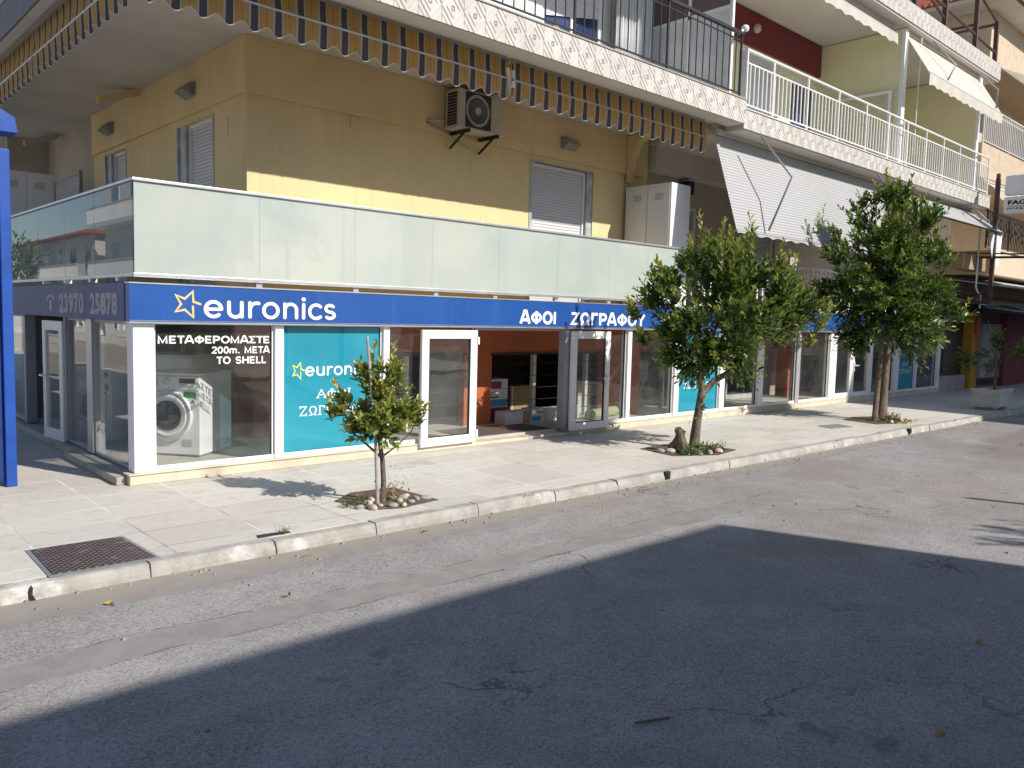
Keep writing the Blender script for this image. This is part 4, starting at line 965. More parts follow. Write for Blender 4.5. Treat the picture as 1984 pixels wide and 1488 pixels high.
mb = MB(); mb.box(9.65, 10.15, 1.4, 1.43, .58, 1.0); build('board', mb, 'boxwhite', t); mb = MB(); mb.tube([(9.75, 1.42, .58), (9.9, 1.45, .34), (9.75, 1.42, .09)], .03); mb.tube([(10.05, 1.42, .58), (9.95, 1.45, .34), (10.05, 1.42, .09)], .03); build('leg', mb, 'boxwhite', t, smooth=True)
t = thing('stacked_chairs', (4.1, 2.0, .08), 'grey stacked chairs in the dark behind the left door leaf', 'chairs')
mb = MB(); mb.box(3.9, 4.5, 1.7, 2.1, .45, .5); mb.obox((4.2, 2.12, .7), (.3, 0, 0), (0, .02, .05), (0, 0, .2)); build('seat', mb, 'machinegrey', t)
mb = MB(); mb.tube([(3.95, 1.75, .085), (4.45, 1.75, .47)], .012); mb.tube([(4.45, 1.75, .085), (3.95, 1.75, .47)], .012); build('leg', mb, 'alu', t)

# ================================================================ SECOND BUILDING (right of the corner block)
B = thing('terraced_building', (9.7, 0, 0), 'middle apartment block with white railings and pale lime walls right of the yellow building', 'building')
pb = lambda name, mb, m, label=None, **k: part(name, mb, m, B, label, **k)
WY = 1.3
# shop front part of B
W3 = pane_unit(9.182, 10.478, 'teal', lab='second teal covered shop window, partly behind the leafy tree', owner=B); mull(10.48, 10.64, owner=B)
teal_text(W3, 9.18, 10.48)
pane_unit(10.642, 11.868, owner=B, lab='shop window right of the second teal window'); mull(11.87, 12.04, owner=B)
pane_unit(12.042, 13.368, owner=B, lab='shop window showing the beige inner doorway'); mull(13.37, 13.53, 'greypvc', owner=B)
pane_unit(13.532, 14.868, owner=B, lab='shop window left of the white double door'); mull(14.87, 15.1, owner=B)
for a, c, hx in ((15.1, 16.02, None), (16.03, 16.98, 16.10)):
    mb = MB(); mb.frame(a, c, .12, 1.62, .11, -.04, .03); o = part('shop_door', mb, 'pvc', B, 'white closed double door leaf', bevel=.005)
    mb = MB(); mb.box(a+.11, c-.11, -.01, 0, .23, 1.51); build('pane', mb, 'glass', o)
    if hx: mb = MB(); mb.box(hx-.025, hx+.025, -.06, -.041, .72, .95); mb.tube([(hx, -.06, .86), (hx, -.1, .86), (hx+.16, -.1, .86)], .018, 8); build('handle', mb, 'pvc', o)
mull(16.985, 17.1, owner=B)
pane_unit(17.102, 18.38, owner=B, lab='shop window right of the white double door'); mull(18.38, 18.70, owner=B)
W4 = pane_unit(18.702, 19.77, 'teal', owner=B, lab='third teal covered shop window, mostly in shade'); mull(19.775, 19.87, owner=B)
teal_text(W4, 18.70, 19.77)
pane_unit(19.872, 21.3, owner=B, lab='last dark shop window before the brown shutter'); mull(21.3, 21.5, owner=B)

mb = MB(); mb.box(9.61, 21.9, .04, 14, 1.76, 2.03); pb('balcony_slab', mb, 'soffit', 'first floor balcony slab')
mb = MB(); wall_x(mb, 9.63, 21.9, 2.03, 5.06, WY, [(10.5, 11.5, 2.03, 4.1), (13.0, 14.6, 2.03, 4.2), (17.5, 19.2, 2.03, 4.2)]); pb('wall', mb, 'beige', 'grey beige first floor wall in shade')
for a, c, z in ((10.5, 11.5, 4.1), (13, 14.6, 4.2), (17.5, 19.2, 4.2)): shutter_door_x(a, c, 2.03, z, WY, B, jr=0, m='shuttergrey', name='shuttered_door')
mb = MB(); mb.box(9.63, 21.9, WY-.3, WY-.002, 4.62, 5.06); pb('beam', mb, 'soffit')
mb = MB(); mb.box(9.6, 22.0, -.82, 14, 5.06, 5.38); pb('ceiling_slab', mb, 'soffit', 'slab under the white railing')
mb = MB(); mb.box(9.58, 22.02, -.85, -.822, 5.08, 5.40); mb.box(9.575, 22.03, -.87, -.2, 5.401, 5.415, 1); mb.box(22.001, 22.021, -.82, 1, 5.08, 5.4)
pb('balcony_fascia', mb, ['tileB', 'white'], 'pale relief tiles under the white railing')
mb = MB(); wall_x(mb, 9.63, 21.9, 5.38, 8.46, WY, [(12.7, 14.4, 5.42, 7.7), (14.9, 16.1, 5.42, 7.5), (17.2, 20.2, 5.42, 7.2)]); pb('wall', mb, 'lime', 'pale lime wall of the second floor')
mb = MB(); mb.box(11.6, 16.2, WY-.06, WY-.002, 7.72, 8.44); pb('beam', mb, 'maroon', 'dark maroon painted beam')
shutter_door_x(12.7, 14.4, 5.42, 7.7, WY, B, jr=0, lab='white shuttered door under the maroon beam', jamb='white')
for a, c, z in ((14.9, 16.1, 7.5), (17.2, 18.6, 7.2), (18.7, 20.2, 7.2)):
    mb = MB(); mb.frame(a, c, 5.42, z, .08, WY+.0, WY+.08); o = pb('balcony_door', mb, 'white'); mb = MB(); mb.box(a+.08, c-.08, WY+.03, WY+.05, 5.5, z-.08); build('pane', mb, 'blueglass', o)
mb = MB(); mb.box(16.25, 16.4, -.62, WY-.002, 5.39, 8.44); mb.box(16.24, 16.41, -.70, -.621, 5.39, 8.44, 1); pb('party_wall', mb, ['lime', 'white'], 'pale lime dividing wall in the middle of the balcony')
mb = MB(); mb.box(21.05, 21.2, -.66, WY-.002, 5.39, 8.44); mb.box(21.04, 21.21, -.72, -.661, 5.39, 8.44, 1); pb('party_wall', mb, ['lime', 'white'], 'pale lime end wall of the balcony')
# small glass wind screen beside the dividing wall
mb = MB(); mb.framey(-.5, .8, 5.5, 7.1, .06, 16.12, 16.17); o = pb('wind_screen', mb, 'white'); mb = MB(); mb.box(16.14, 16.15, -.44, .74, 5.56, 7.04); build('pane', mb, 'glass', o)
mb = MB(); mb.box(9.6, 22.1, -.82, 14, 8.46, 8.80); pb('upper_slab', mb, 'soffit', 'slab above the second floor balcony')
mb = MB(); mb.box(9.6, 22.13, -.85, -.822, 8.5, 8.9); mb.box(22.101, 22.13, -.82, 2, 8.5, 8.9); pb('upper_fascia', mb, 'tileC', 'grey white relief tiles at the roof edge')
mb = MB(); mb.box(9.63, 22, WY+2, 14, 8.8, 9.2); pb('roof', mb, 'conc')
railing_x('balcony_railing', 9.65, 21.9, -.8, 5.42, 6.40, 'white', 'white railing of slim upright bars on the second floor balcony', 'railing', sp=.135, r=.009, topm='tube', second=6.2, toprad=.026, bot=.07,
          posts=[9.68, 10.55, 11.8, 13.05, 14.3, 15.4, 16.2, 16.42, 17.5, 18.6, 19.7, 20.8, 21.88])
railing_x('balcony_railing', 9.7, 21.4, 0.02, 2.04, 3.0, 'white', 'white slatted railing on the first floor balcony behind the trees', 'railing', sp=.2, r=.022, topm='bar', bot=.05,
          posts=[9.75, 12, 14.3, 16.6, 18.9, 21.3])
mb = MB(); mb.tube([(18.6, 1.2, 8.0), (18.7, 1.0, 7.95), (18.7, .9, 7.7), (18.55, .85, 7.5)], [.05, .12, .13, .06], 10); tag(build('outdoor_lamp', mb, 'blackmetal', smooth=True), 'dark lamp fixture hanging near the right balcony ceiling', 'lamp')
mb = MB(); mb.lathe((13.2, WY-.07, 8.1), (0, -1, 0), [(0, .09), (.05, .1), (.1, .07), (.12, .02)], 16); tag(build('round_lamp', mb, 'acbody', smooth=True), 'small round lamp on the maroon beam', 'lamp')
mb = MB(); mb.box(10.75, 10.95, 1.05, 1.25, 4.3, 4.55); mb.tube([(10.85, 1.15, 4.6), (10.85, 1.15, 4.9)], .01); tag(build('wall_lantern', mb, 'blackmetal', bevel=.02), 'dark lantern on the grey wall right of the white cabinet', 'lamp')

def big_shade(name, x0, x1, ytop, ztop, ybot, zbot, m, label, sag=.0, arms=(), scallop=False, bar='alu', val=.22, cx=None):
    t = thing(name, ((x0+x1)/2, ytop, ztop), label, 'awning')
    mb = MB(); mb.box(x0, x1, ytop-.06, ytop+.06, ztop-.02, ztop+.08); build('cassette', mb, 'acbody', t, bevel=.01)
    n = 40; k = 8; vs = []
    for i in range(n+1):
        for j in range(k+1):
            f = j/k; u = x0+(x1-x0)*i/n
            s = sag*math.sin(math.pi*f)
            vs.append((u, ytop+(ybot-ytop)*f, ztop+(zbot-ztop)*f-s))
    mb = MB(); mb.add(vs, [(i*(k+1)+j, (i+1)*(k+1)+j, (i+1)*(k+1)+j+1, i*(k+1)+j+1) for i in range(n) for j in range(k)]); build('fabric', mb, m, t, smooth=True)
    mb = MB(); mb.box(x0-.02, x1+.02, ybot-.025, ybot+.025, zbot-.035, zbot); build('front_bar', mb, bar, t, bevel=.006)
    if scallop:
        n = int((x1-x0)/.05); vs = []
        for i in range(n+1):
            u = x0+(x1-x0)*i/n; vs += [(u, ybot-.027, zbot-.03), (u, ybot-.03+.012*math.sin(u*9), zbot-val+.5*.08*abs(math.sin(u*math.pi/.42)))]
        mb = MB(); mb.add(vs, [(2*i, 2*i+2, 2*i+3, 2*i+1) for i in range(n)]); build('valance', mb, m, t, smooth=True)
    for ar in arms:
        mb = MB(); mb.tube(ar, .02, 8, cap=True); build('arm', mb, 'duct', t, smooth=True)
    return t
big_shade('ribbed_shade', 9.35, 16.0, -.42, 5.02, -.95, 3.36, 'corr', 'big white ribbed shade drawn down steeply behind the leafy tree', .0,
          [[(10.1, -.88, 5.02), (10.55, -1.25, 4.35), (10.3, -1.0, 3.42)], [(14.8, -.88, 5.02), (15.3, -1.25, 4.35), (15.0, -1.0, 3.42)]], bar='greypvc', scallop=True, val=.09)
big_shade('grey_shade', 16.4, 21.7, -.45, 5.02, -1.35, 4.36, 'corr', 'grey white shade with a folding arm right of the tall dark tree', 0,
          [[(20.6, -.88, 5.0), (19.6, -1.3, 4.75), (21.0, -1.35, 4.42)]], bar='blackmetal')
mb = MB(); vs = [(21.75, -1.3, 4.33), (20.9, -1.3, 4.33), (20.95, -1.28, 3.9), (21.2, -1.27, 3.6), (21.5, -1.26, 3.42), (21.75, -1.27, 3.5)]
mb.add(vs+[(a, b+.02, c) for a, b, c in vs], [tuple(range(6)), tuple(range(11, 5, -1))]+[(i, (i+1) % 6, (i+1) % 6+6, i+6) for i in range(6)]); tag(build('white_sheet', mb, 'curtain'), 'white sheet hanging below the grey shade', 'cloth')
big_shade('cream_awning', 16.35, 21.3, -.62, 8.38, -1.2, 7.42, 'whitecloth', 'cream scalloped awning opened out on folding arms, top right', 0,
          [[(17.3, -.9, 8.35), (17.9, -1.2, 7.9), (17.6, -1.15, 7.5)], [(20.4, -.9, 8.3), (20.9, -1.2, 7.95), (21.0, -1.15, 7.5)]], scallop=True, val=.30)
big_shade('cream_awning', 11.3, 15.95, -.5, 8.38, -.62, 8.26, 'whitecloth', 'cream scalloped awning rolled up at the top of the balcony', 0, scallop=True, val=.26)
mb = MB(); mb.tube([(17.0, -.75, 8.4), (16.95, -.75, 6.5), (16.95, -.75, 5.8)], .012, 6); tag(build('awning_rod', mb, 'white'), 'thin white crank rod hanging in front of the right balcony', 'rod')

# rusty frame on the roof
F = thing('roof_frame', (19, -.6, 8.9), 'rusty red steel frame standing on the roof edge', 'frame')
for xx, y in ((16.6, -.7), (18.4, -.7), (20.5, -.7), (22.05, -.7), (20.5, 2.0), (18.4, 2.0), (22.05, 2.0)):
    mb = MB(); mb.box(xx-.05, xx+.05, y-.05, y+.05, 8.9, 11.4 if xx < 21 else 10.05); build('post', mb, 'rust', F)
for (p, q) in (((16.6, -.7, 9.55), (22.05, -.7, 9.25)), ((18.4, -.7, 10.9), (22.05, -.7, 10.05)), ((22.05, -.7, 10.0), (22.05, 2, 10.0)), ((20.5, -.7, 9.6), (20.5, 2, 9.6)), ((16.6, -.7, 11.3), (20.5, -.7, 11.3)), ((14, -.7, 10.2), (18.4, -.7, 9.2))):
    mb = MB(); mb.tube([p, q], .035, 6); build('beam', mb, 'rust', F)
mb = MB(); mb.lathe((17.4, .4, 8.9), (0, 0, 1), [(0, .06), (.6, .06), (.9, .06), (.91, .16), (1.0, .16), (1.05, .05)], 14); tag(build('chimney_flue', mb, 'duct', smooth=False), 'metal chimney flue on the roof', 'chimney')

# ================================================================ THIRD BUILDING (far right)
Cb = thing('far_building', (27, 1, 0), 'peach coloured building with a red tiled roof at the right edge', 'building')
pc = lambda name, mb, m, label=None, **k: part(name, mb, m, Cb, label, **k)
mb = MB(); wall_x(mb, 22.15, 40, 2.6, 9.6, 1.2, [(22.9, 24.1, 6.95, 9.0), (26.2, 28.5, 6.95, 9.0), (23.4, 25.2, 4.0, 5.7)]); mb.box(22.15, 22.3, 1.36, 10, 5, 9.6); pc('wall', mb, 'cream', 'cream lower wall behind the balconies')
mb = MB(); mb.box(24.0, 40, .05, 10, 9.61, 11.1); mb.box(23.9, 40, -.05, 10, 9.5, 9.6); pc('wall', mb, 'peach', 'peach top storey under the eaves')
for a, c, z0, z1 in ((22.9, 24.1, 6.95, 9.0), (26.2, 28.5, 6.95, 9.0), (23.4, 25.2, 4.0, 5.7)):
    mb = MB(); mb.frame(a, c, z0, z1, .08, 1.22, 1.3); o = pc('window', mb, 'white'); mb = MB(); mb.box(a+.08, c-.08, 1.25, 1.27, z0+.08, z1-.08); build('shutter', mb, 'shutter', o)
mb = MB(); mb.box(22.2, 40, -.47, 1.19, 6.1, 6.5); mb.box(22.2, 40, -.51, -.471, 6.0, 6.93); mb.box(22.16, 22.199, -.51, 1.19, 6.0, 6.93); pc('balcony_slab', mb, 'peach', 'peach brick clad balcony of the far building')
mb = MB(); mb.box(22.04, 40, -1.0, 1.19, 3.3, 3.95); mb.box(22.03, 40, -1.05, -.9, 3.951, 3.98); pc('balcony_slab', mb, 'cream', 'cream balcony band above the arcade')
mb = MB(); mb.box(23.0, 40, -.6, 10, 11.11, 11.22); pc('eaves', mb, 'soffit')
mb = MB(); mb.add([(22.95, -.65, 11.24), (40, -.65, 11.24), (40, 4.8, 13.2), (26.5, 4.8, 13.2), (22.95, 10, 11.24), (40, 10, 11.24)], [(0, 1, 2, 3), (3, 2, 5, 4), (0, 3, 4)])
for k in range(60): mb.tube([(22.93, -.6+k*.18, 11.26), (22.93, -.5+k*.18, 11.27)], .05, 6)
mb.box(22.9, 40, -.70, -.66, 11.15, 11.3); pc('roof', mb, 'rooftile', 'red tiled roof with deep eaves')
mb = MB(); mb.box(24.1, 24.6, .3, 1.19, 6.95, 9.5); pc('pillar', mb, 'peach')
railing_x('balcony_railing', 22.25, 34, -.48, 6.94, 7.95, 'white', 'white railing on the peach balcony of the far building', 'railing', sp=.16, r=.012, topm='tube', bot=.06, posts=[22.27, 24.5, 27, 30, 33.9])
t = railing_x('balcony_railing', 21.55, 30, -.95, 3.98, 4.98, 'blackmetal', 'black wrought iron railing with ornaments behind the hanging sign', 'railing', sp=.14, r=.009, posts=[21.6, 23.5, 25.6, 29.9])
rr = random.Random(5)
for k in range(34):
    xx = 21.75+k*.2; zz = 4.35+.12*(k % 3)
    mb = MB(); pts = [(xx+.05*math.cos(R(a)), -.955, zz+.07*math.sin(R(a))) for a in range(0, 360, 40)]; mb.tube(pts+[pts[0]], .009, 5, cap=False)
    pts = [(xx+.04*math.cos(R(a)), -.955, zz+.22+.05*math.sin(R(a))) for a in range(0, 360, 60)]; mb.tube(pts+[pts[0]], .009, 5, cap=False); build('ornament', mb, 'blackmetal', t)
big_shade('white_awning', 24.2, 34, -.1, 9.5, -1.0, 9.0, 'whitecloth', 'white scalloped awning under the eaves of the far building', 0, scallop=True, val=.3)
big_shade('white_awning', 22.5, 30, -.45, 5.95, -.8, 5.7, 'whitecloth', 'white scalloped awning under the peach balcony', 0, scallop=True, val=.28)
# ground level of the far building: recess with awnings
mb = MB(); mb.box(21.52, 22.0, .05, .2, .5, 2.02); mb.box(22.0, 40, 2.6, 2.8, 0, 3.3); mb.box(21.52, 21.6, .2, 2.6, 0, 2.02); pc('recess_wall', mb, 'darkbox', 'dark recess of the arcade')
mb = MB(); mb.box(21.55, 23.65, .12, .2, .42, 2.6); pc('roller_shutter', mb, 'brownshut', 'dark brown shutter beside the shop')
mb = MB(); mb.box(21.55, 23.65, -.02, .25, 0, .42); pc('low_wall', mb, 'conc', 'pale low wall under the brown shutter')
mb = MB(); mb.box(23.7, 24.3, -.12, .3, 0, 2.25); pc('pillar', mb, 'ochre', 'ochre pillar in the arcade')
mb = MB(); mb.box(23.85, 24.25, -.18, -.121, 1.65, 2.15); tag(build('red_wall_box', mb, 'redbox', bevel=.01), 'small red box sign on the ochre pillar', 'box')
mb = MB(); mb.box(24.35, 26.1, -.2, -.1, .3, 1.95); pc('panel', mb, 'greygreen', 'grey panel in the arcade')
mb = MB(); mb.box(26.15, 40, -.3, -.1, .0, 2.3); pc('wall', mb, 'purplered', 'dark rose wall in the arcade')
def canopy(x0, x1, y0, z0, y1, z1, m, label):
    t = thing('canopy', (x0, y0, z0), label, 'canopy'); mb = MB(); n = 12
    vs = []
    for i in range(n+1):
        f = i/n; vs += [(x0, y0+(y1-y0)*f, z0+(z1-z0)*f+.08*math.sin(math.pi*f)), (x1, y0+(y1-y0)*f, z0+(z1-z0)*f+.08*math.sin(math.pi*f))]
    mb.add(vs, [(2*i, 2*i+1, 2*i+3, 2*i+2) for i in range(n)]); mb.add([(a, b, c-.03) for a, b, c in vs], [(2*i, 2*i+2, 2*i+3, 2*i+1) for i in range(n)]); build('sheet', mb, m, t)
    mb = MB(); mb.tube([(x0, y1, z1-.03), (x1, y1, z1-.03)], .03, 8); mb.tube([(x0, y0, z0-.03), (x0, y1, z1-.03)], .025, 6); build('frame', mb, 'duct', t, smooth=True)
canopy(22.1, 36, .6, 3.29, -1.6, 2.95, 'whitecloth', 'pale upper canopy sloping out under the cream balcony')
canopy(22.2, 34, .8, 2.86, -.9, 2.48, 'greygreen', 'lower dark grey canopy over the arcade')
canopy(23.1, 36, -.6, 2.46, -1.6, 2.32, 'greycloth', 'blue grey canopy in front of the dark rose wall')
n = 60; mb = MB(); vs = []
for i in range(n+1):
    u = 23.1+12.9*i/n; vs += [(u, -1.6, 2.30), (u, -1.6, 2.0+.04*abs(math.sin(u*9)))]
mb.add(vs, [(2*i, 2*i+2, 2*i+3, 2*i+1) for i in range(n)]); tag(build('canopy_valance', mb, 'greycloth'), 'scalloped edge of the blue grey canopy', 'valance')

# hanging double sign on its steel arm
S2 = thing('hanging_sign', (21.2, -1.3, 2.5), 'white double sign board lettered in black on a rusty steel post', 'sign')
mb = MB(); mb.box(21.15, 21.25, -1.32, -1.22, 2.48, 5.72); mb.lathe((21.2, -1.27, 5.72), (0, 0, 1), [(0, .05), (.12, .05), (.14, .03)], 12); build('post', mb, 'rust', S2)
mb = MB(); mb.tube([(21.2, .0, 3.72), (21.2, -3.6, 3.62)], .035, 6); mb.tube([(21.2, .0, 3.86), (21.2, -3.4, 3.66)], .02, 6); mb.tube([(21.2, 1.0, 2.5), (21.2, -1.27, 2.5)], .05, 6); mb.tube([(21.2, -.8, 2.5), (21.2, -1.27, 2.95)], .03, 6); build('arm', mb, 'rust', S2)
mb = MB(); mb.box(21.1, 21.3, -3.4, -1.45, 5.26, 5.78); build('board', mb, 'white', S2, bevel=.06)
mb = MB(); mb.box(21.1, 21.3, -3.4, -1.45, 4.80, 5.22); bd = build('board', mb, 'white', S2, bevel=.05)
g1 = font_glyphs('FAGOR', .045); mb = place_text(g1, (21.095, 0, 0), (0, -1, 0), (-1, 0, 0), (1.56, 2.32, 5.01, 5.13)); build('lettering', mb, 'rubber', bd)
mb = MB(); mb.box(21.092, 21.097, -3.2, -1.56, 4.965, 4.975); build('underline', mb, 'rubber', bd)
g1 = font_glyphs('ΗΛΕΚΤΡΙΚΕΣ ΣΥΣΚΕΥΕΣ', .02); mb = place_text(g1, (21.095, 0, 0), (0, -1, 0), (-1, 0, 0), (1.56, 3.2, 4.885, 4.945)); build('lettering', mb, 'rubber', bd)
mb = MB(); mb.tube([(21.1, -.95, 4.7), (21.1, -.95, 3.6), (21.1, -.95, 2.9), (21.15, -1.0, 2.75), (21.35, -1.0, 2.7), (21.35, -1.0, 2.35)], .022, 7); tag(build('drain_pipe', mb, 'white', smooth=True), 'thin white drain pipe below the hanging sheet', 'pipe')
mb = MB(); mb.box(20.2, 21.9, -.9, -.5, 3.35, 3.75); tag(build('flower_box', mb, 'card', bevel=.01), 'long brown flower box beside the black ornamental railing', 'flower box')

# ================================================================ STREET OBJECTS
K = thing('kiosk_frame', (-1.0, .6, 0), 'tall blue steel frame with a small pitched top at the left edge', 'kiosk')
mb = MB(); mb.box(-1.05, -.955, .55, .69, .0, 3.27); build('post', mb, 'kioskblue', K, bevel=.008)
mb = MB(); mb.box(-2.6, -1.055, .60, .66, .05, 3.24); build('panel', mb, 'kioskblue', K)
mb = MB(); mb.box(-1.12, -1.07, .585, .598, .06, 3.22); build('edge_strip', mb, 'kioskdark', K)
mb = MB(); mb.box(-1.9, -1.2, .588, .599, .12, .45); build('notice', mb, 'ochre', K)
mb = MB(); mb.box(-2.6, -2.47, .55, .69, .0, 3.27); build('post', mb, 'kioskblue', K, bevel=.008)
mb = MB(); mb.prism([(-2.75, 3.42), (-.89, 3.42), (-.91, 3.56), (-1.75, 4.05), (-2.75, 3.6)], 1, .50, .78); build('pitched_top', mb, 'kioskblue', K, bevel=.006)
mb = MB(); mb.tube([(-1.7, .62, 3.24), (-1.7, .62, 3.45)], .04); mb.tube([(-2.2, .62, 3.24), (-2.2, .62, 3.45)], .04); build('support', mb, 'kioskdark', K)

t = thing('manhole_cover', (-1.07, -2.28, 0), 'large rusty patterned iron cover near the kerb, left', 'manhole cover', 'iron covers in the pavement')
mb = MB(); vs = [(-1.40, -2.62), (-.74, -2.63), (-.77, -1.95), (-1.38, -1.93)]
mb.prism(vs, 2, .002, .012); build('plate', mb, 'iron', t)
mb = MB(); q = [(-1.43, -2.655), (-.71, -2.665), (-.74, -1.92), (-1.41, -1.90)]; mb.prism(q, 2, .001, .006); build('rim', mb, 'duct', t)
mb = MB(); mb.prism([(10.85, -2.1), (11.4, -2.22), (11.55, -1.85), (10.95, -1.78)], 2, .002, .01); tag(build('manhole_cover', mb, 'duct'), 'small grey iron cover in the pavement between the two bigger trees', 'manhole cover', 'iron covers in the pavement')
mb = MB(); mb.prism([(.06, -2.60), (.34, -2.60), (.34, -2.54), (.08, -2.52)], 2, .001, .005); tag(build('broken_slot', mb, 'rubber'), 'small dark gap in the pavement behind the kerb', 'gap')
for i, (x, s) in enumerate(((5.11, .045), (12.1, .05))):
    mb = MB(); y = ky(x); mb.box(x-s, x+s, y-.03, y+.02, -.085, .006); mb.box(x-s*.6, x+s*.6, y-.04, y-.0301, -.07, -.01)
    tag(build('drain_outlet', mb, 'blackmetal', bevel=.006), 'black drain outlet set in the kerb, '+('near the leafy tree' if i == 0 else 'near the tall dark tree'), 'drain', 'black drain outlets in the kerb')
mb = MB(); x = -1.56; mb.add([(x-.012, ky(x)-.02, -.1), (x+.03, ky(x)-.03, -.1), (x+.012, ky(x)-.0185, -.06), (x+.016, ky(x)-.0165, -.02), (x+.004, ky(x)-.014, .004), (x-.01, ky(x)-.0155, -.04)], [(0, 1, 2, 3, 4, 5)]); 
tag(build('tar_blob', mb, 'rubber'), 'black tar smear on the kerb joint at the left', 'tar')

# tree pits
def pit(name, pts, label):
    mb = MB(); mb.prism(pts, 2, .001, .007); return tag(build(name, mb, 'soil'), label, 'tree pit', 'tree pits in the pavement')
pit('tree_pit', [(1.18, -1.85), (1.30, -2.36), (1.55, -2.45), (2.02, -2.38), (1.98, -1.66), (1.5, -1.62)], 'soil square round the staked sapling')
pit('tree_pit', [(6.2, -1.55), (6.1, -2.2), (6.7, -2.5), (7.3, -2.4), (7.3, -1.7), (6.8, -1.5)], 'soil patch round the leafy tree with the stump')
pit('tree_pit', [(12.3, -1.6), (12.2, -2.3), (12.9, -2.55), (13.5, -2.4), (13.5, -1.7), (12.9, -1.5)], 'soil patch under the tall dark tree')
rs = random.Random(11)
def stone(x, y, s, label, group, m):
    mb = MB(); ph = [rs.uniform(0, 6) for _ in range(4)]; rings = 6; seg = 10; vs = []
    sx, sy, sz = s*rs.uniform(.9, 1.4), s*rs.uniform(.7, 1.0), s*rs.uniform(.5, .75); ro = rs.uniform(0, 3)
    for i in range(rings+1):
        th = math.pi*i/rings
        for k in range(seg):
            a = 2*math.pi*k/seg; r = 1+.12*math.sin(2*a+ph[0])+.08*math.sin(3*a+ph[1]+th)
            px, py, pz = sx*math.sin(th)*math.cos(a)*r, sy*math.sin(th)*math.sin(a)*r, sz*math.cos(th)
            vs.append((x+px*math.cos(ro)-py*math.sin(ro), y+px*math.sin(ro)+py*math.cos(ro), sz*.6+pz))
    fs = [(i*seg+k, i*seg+(k+1) % seg, (i+1)*seg+(k+1) % seg, (i+1)*seg+k) for i in range(rings) for k in range(seg)]
    mb.add(vs, fs); return tag(build('stone', mb, m, org=(x, y, 0), smooth=True), label, 'stone', group)
for x, y, s in ((1.30, -2.33, .05), (1.22, -2.24, .035), (1.36, -2.15, .055), (1.46, -2.05, .045), (1.5, -2.36, .055), (1.66, -2.24, .04), (1.76, -2.15, .05), (1.84, -2.25, .045), (1.7, -2.06, .045), (1.94, -2.28, .05), (1.60, -2.4, .04), (1.84, -2.08, .04), (1.73, -2.33, .035), (1.42, -2.27, .03)):
    stone(x, y, s, 'rounded pale stone at the foot of the staked sapling', 'stones round the sapling', 'stone' if rs.random() < .75 else 'stone2')
for x, y, s in ((6.35, -2.2, .07), (6.5, -2.3, .08), (6.66, -2.38, .06), (6.85, -2.4, .07), (6.3, -2.0, .06), (6.98, -2.3, .05), (6.2, -1.9, .05)):
    stone(x, y, s, 'rough broken stone beside the tree stump', 'stones by the stump', 'stone' if rs.random() < .5 else 'stone2')
for x, y, s in ((12.7, -2.35, .05), (13.0, -2.4, .06), (13.2, -2.3, .05)):
    stone(x, y, s, 'small stone at the foot of the tall dark tree', 'stones by the tall tree', 'stone')
# stump
mb = MB(); rs2 = random.Random(2); seg = 14; rings = 9; vs = []
for i in range(rings+1):
    f = i/rings; r = .10*(1-f)**1.2*.5+.078-.018*f+.02*math.sin(f*7)
    for k in range(seg):
        a = 2*math.pi*k/seg; q = r*(1+.25*math.sin(3*a+f*4)+rs2.uniform(-.12, .12)); vs.append((6.50-.03*f+q*math.cos(a), -2.02+q*math.sin(a), 0.31*f+(.03*math.sin(2*a) if i == rings else 0)))
mb.add(vs, [(i*seg+k, i*seg+(k+1) % seg, (i+1)*seg+(k+1) % seg, (i+1)*seg+k) for i in range(rings) for k in range(seg)]+[tuple(range(rings*seg, (rings+1)*seg))])
tag(build('tree_stump', mb, 'bark', org=(6.5, -2.02, 0)), 'dark knobbly tree stump left of the leaning trunk', 'stump')

# planter at the far end
P_ = thing('planter_box', (17.7, -2.5, 0), 'white concrete planter box at the kerb in shade', 'planter')
mb = MB(); x0, x1, y0, y1 = 17.1, 18.15, -2.80, -2.30
mb.box(x0, x1, y0, y0+.06, .07, .45); mb.box(x0, x1, y1-.06, y1, .07, .45); mb.box(x0, x0+.06, y0+.06, y1-.06, .07, .45); mb.box(x1-.06, x1, y0+.06, y1-.06, .07, .45); mb.box(x0+.06, x1-.06, y0+.06, y1-.06, .07, .12)
mb.box(x0-.02, x1+.02, y0-.02, y0, .40, .47); mb.box(x0-.02, x0, y0, y1+.02, .40, .47)
mb.frame(x0+.1, x1-.1, .12, .38, .03, y0-.018, y0); mb.framey(y0+.08, y1-.08, .12, .38, .03, x0-.018, x0); build('box', mb, 'tilepot', P_)
for fx in (x0+.1, x1-.3):
    mb = MB(); mb.box(fx, fx+.2, y0+.05, y1-.05, 0, .07); build('foot', mb, 'conc', P_)
mb = MB(); mb.box(x0+.061, x1-.061, y0+.061, y1-.061, .121, .41); build('soil', mb, 'soil', P_)

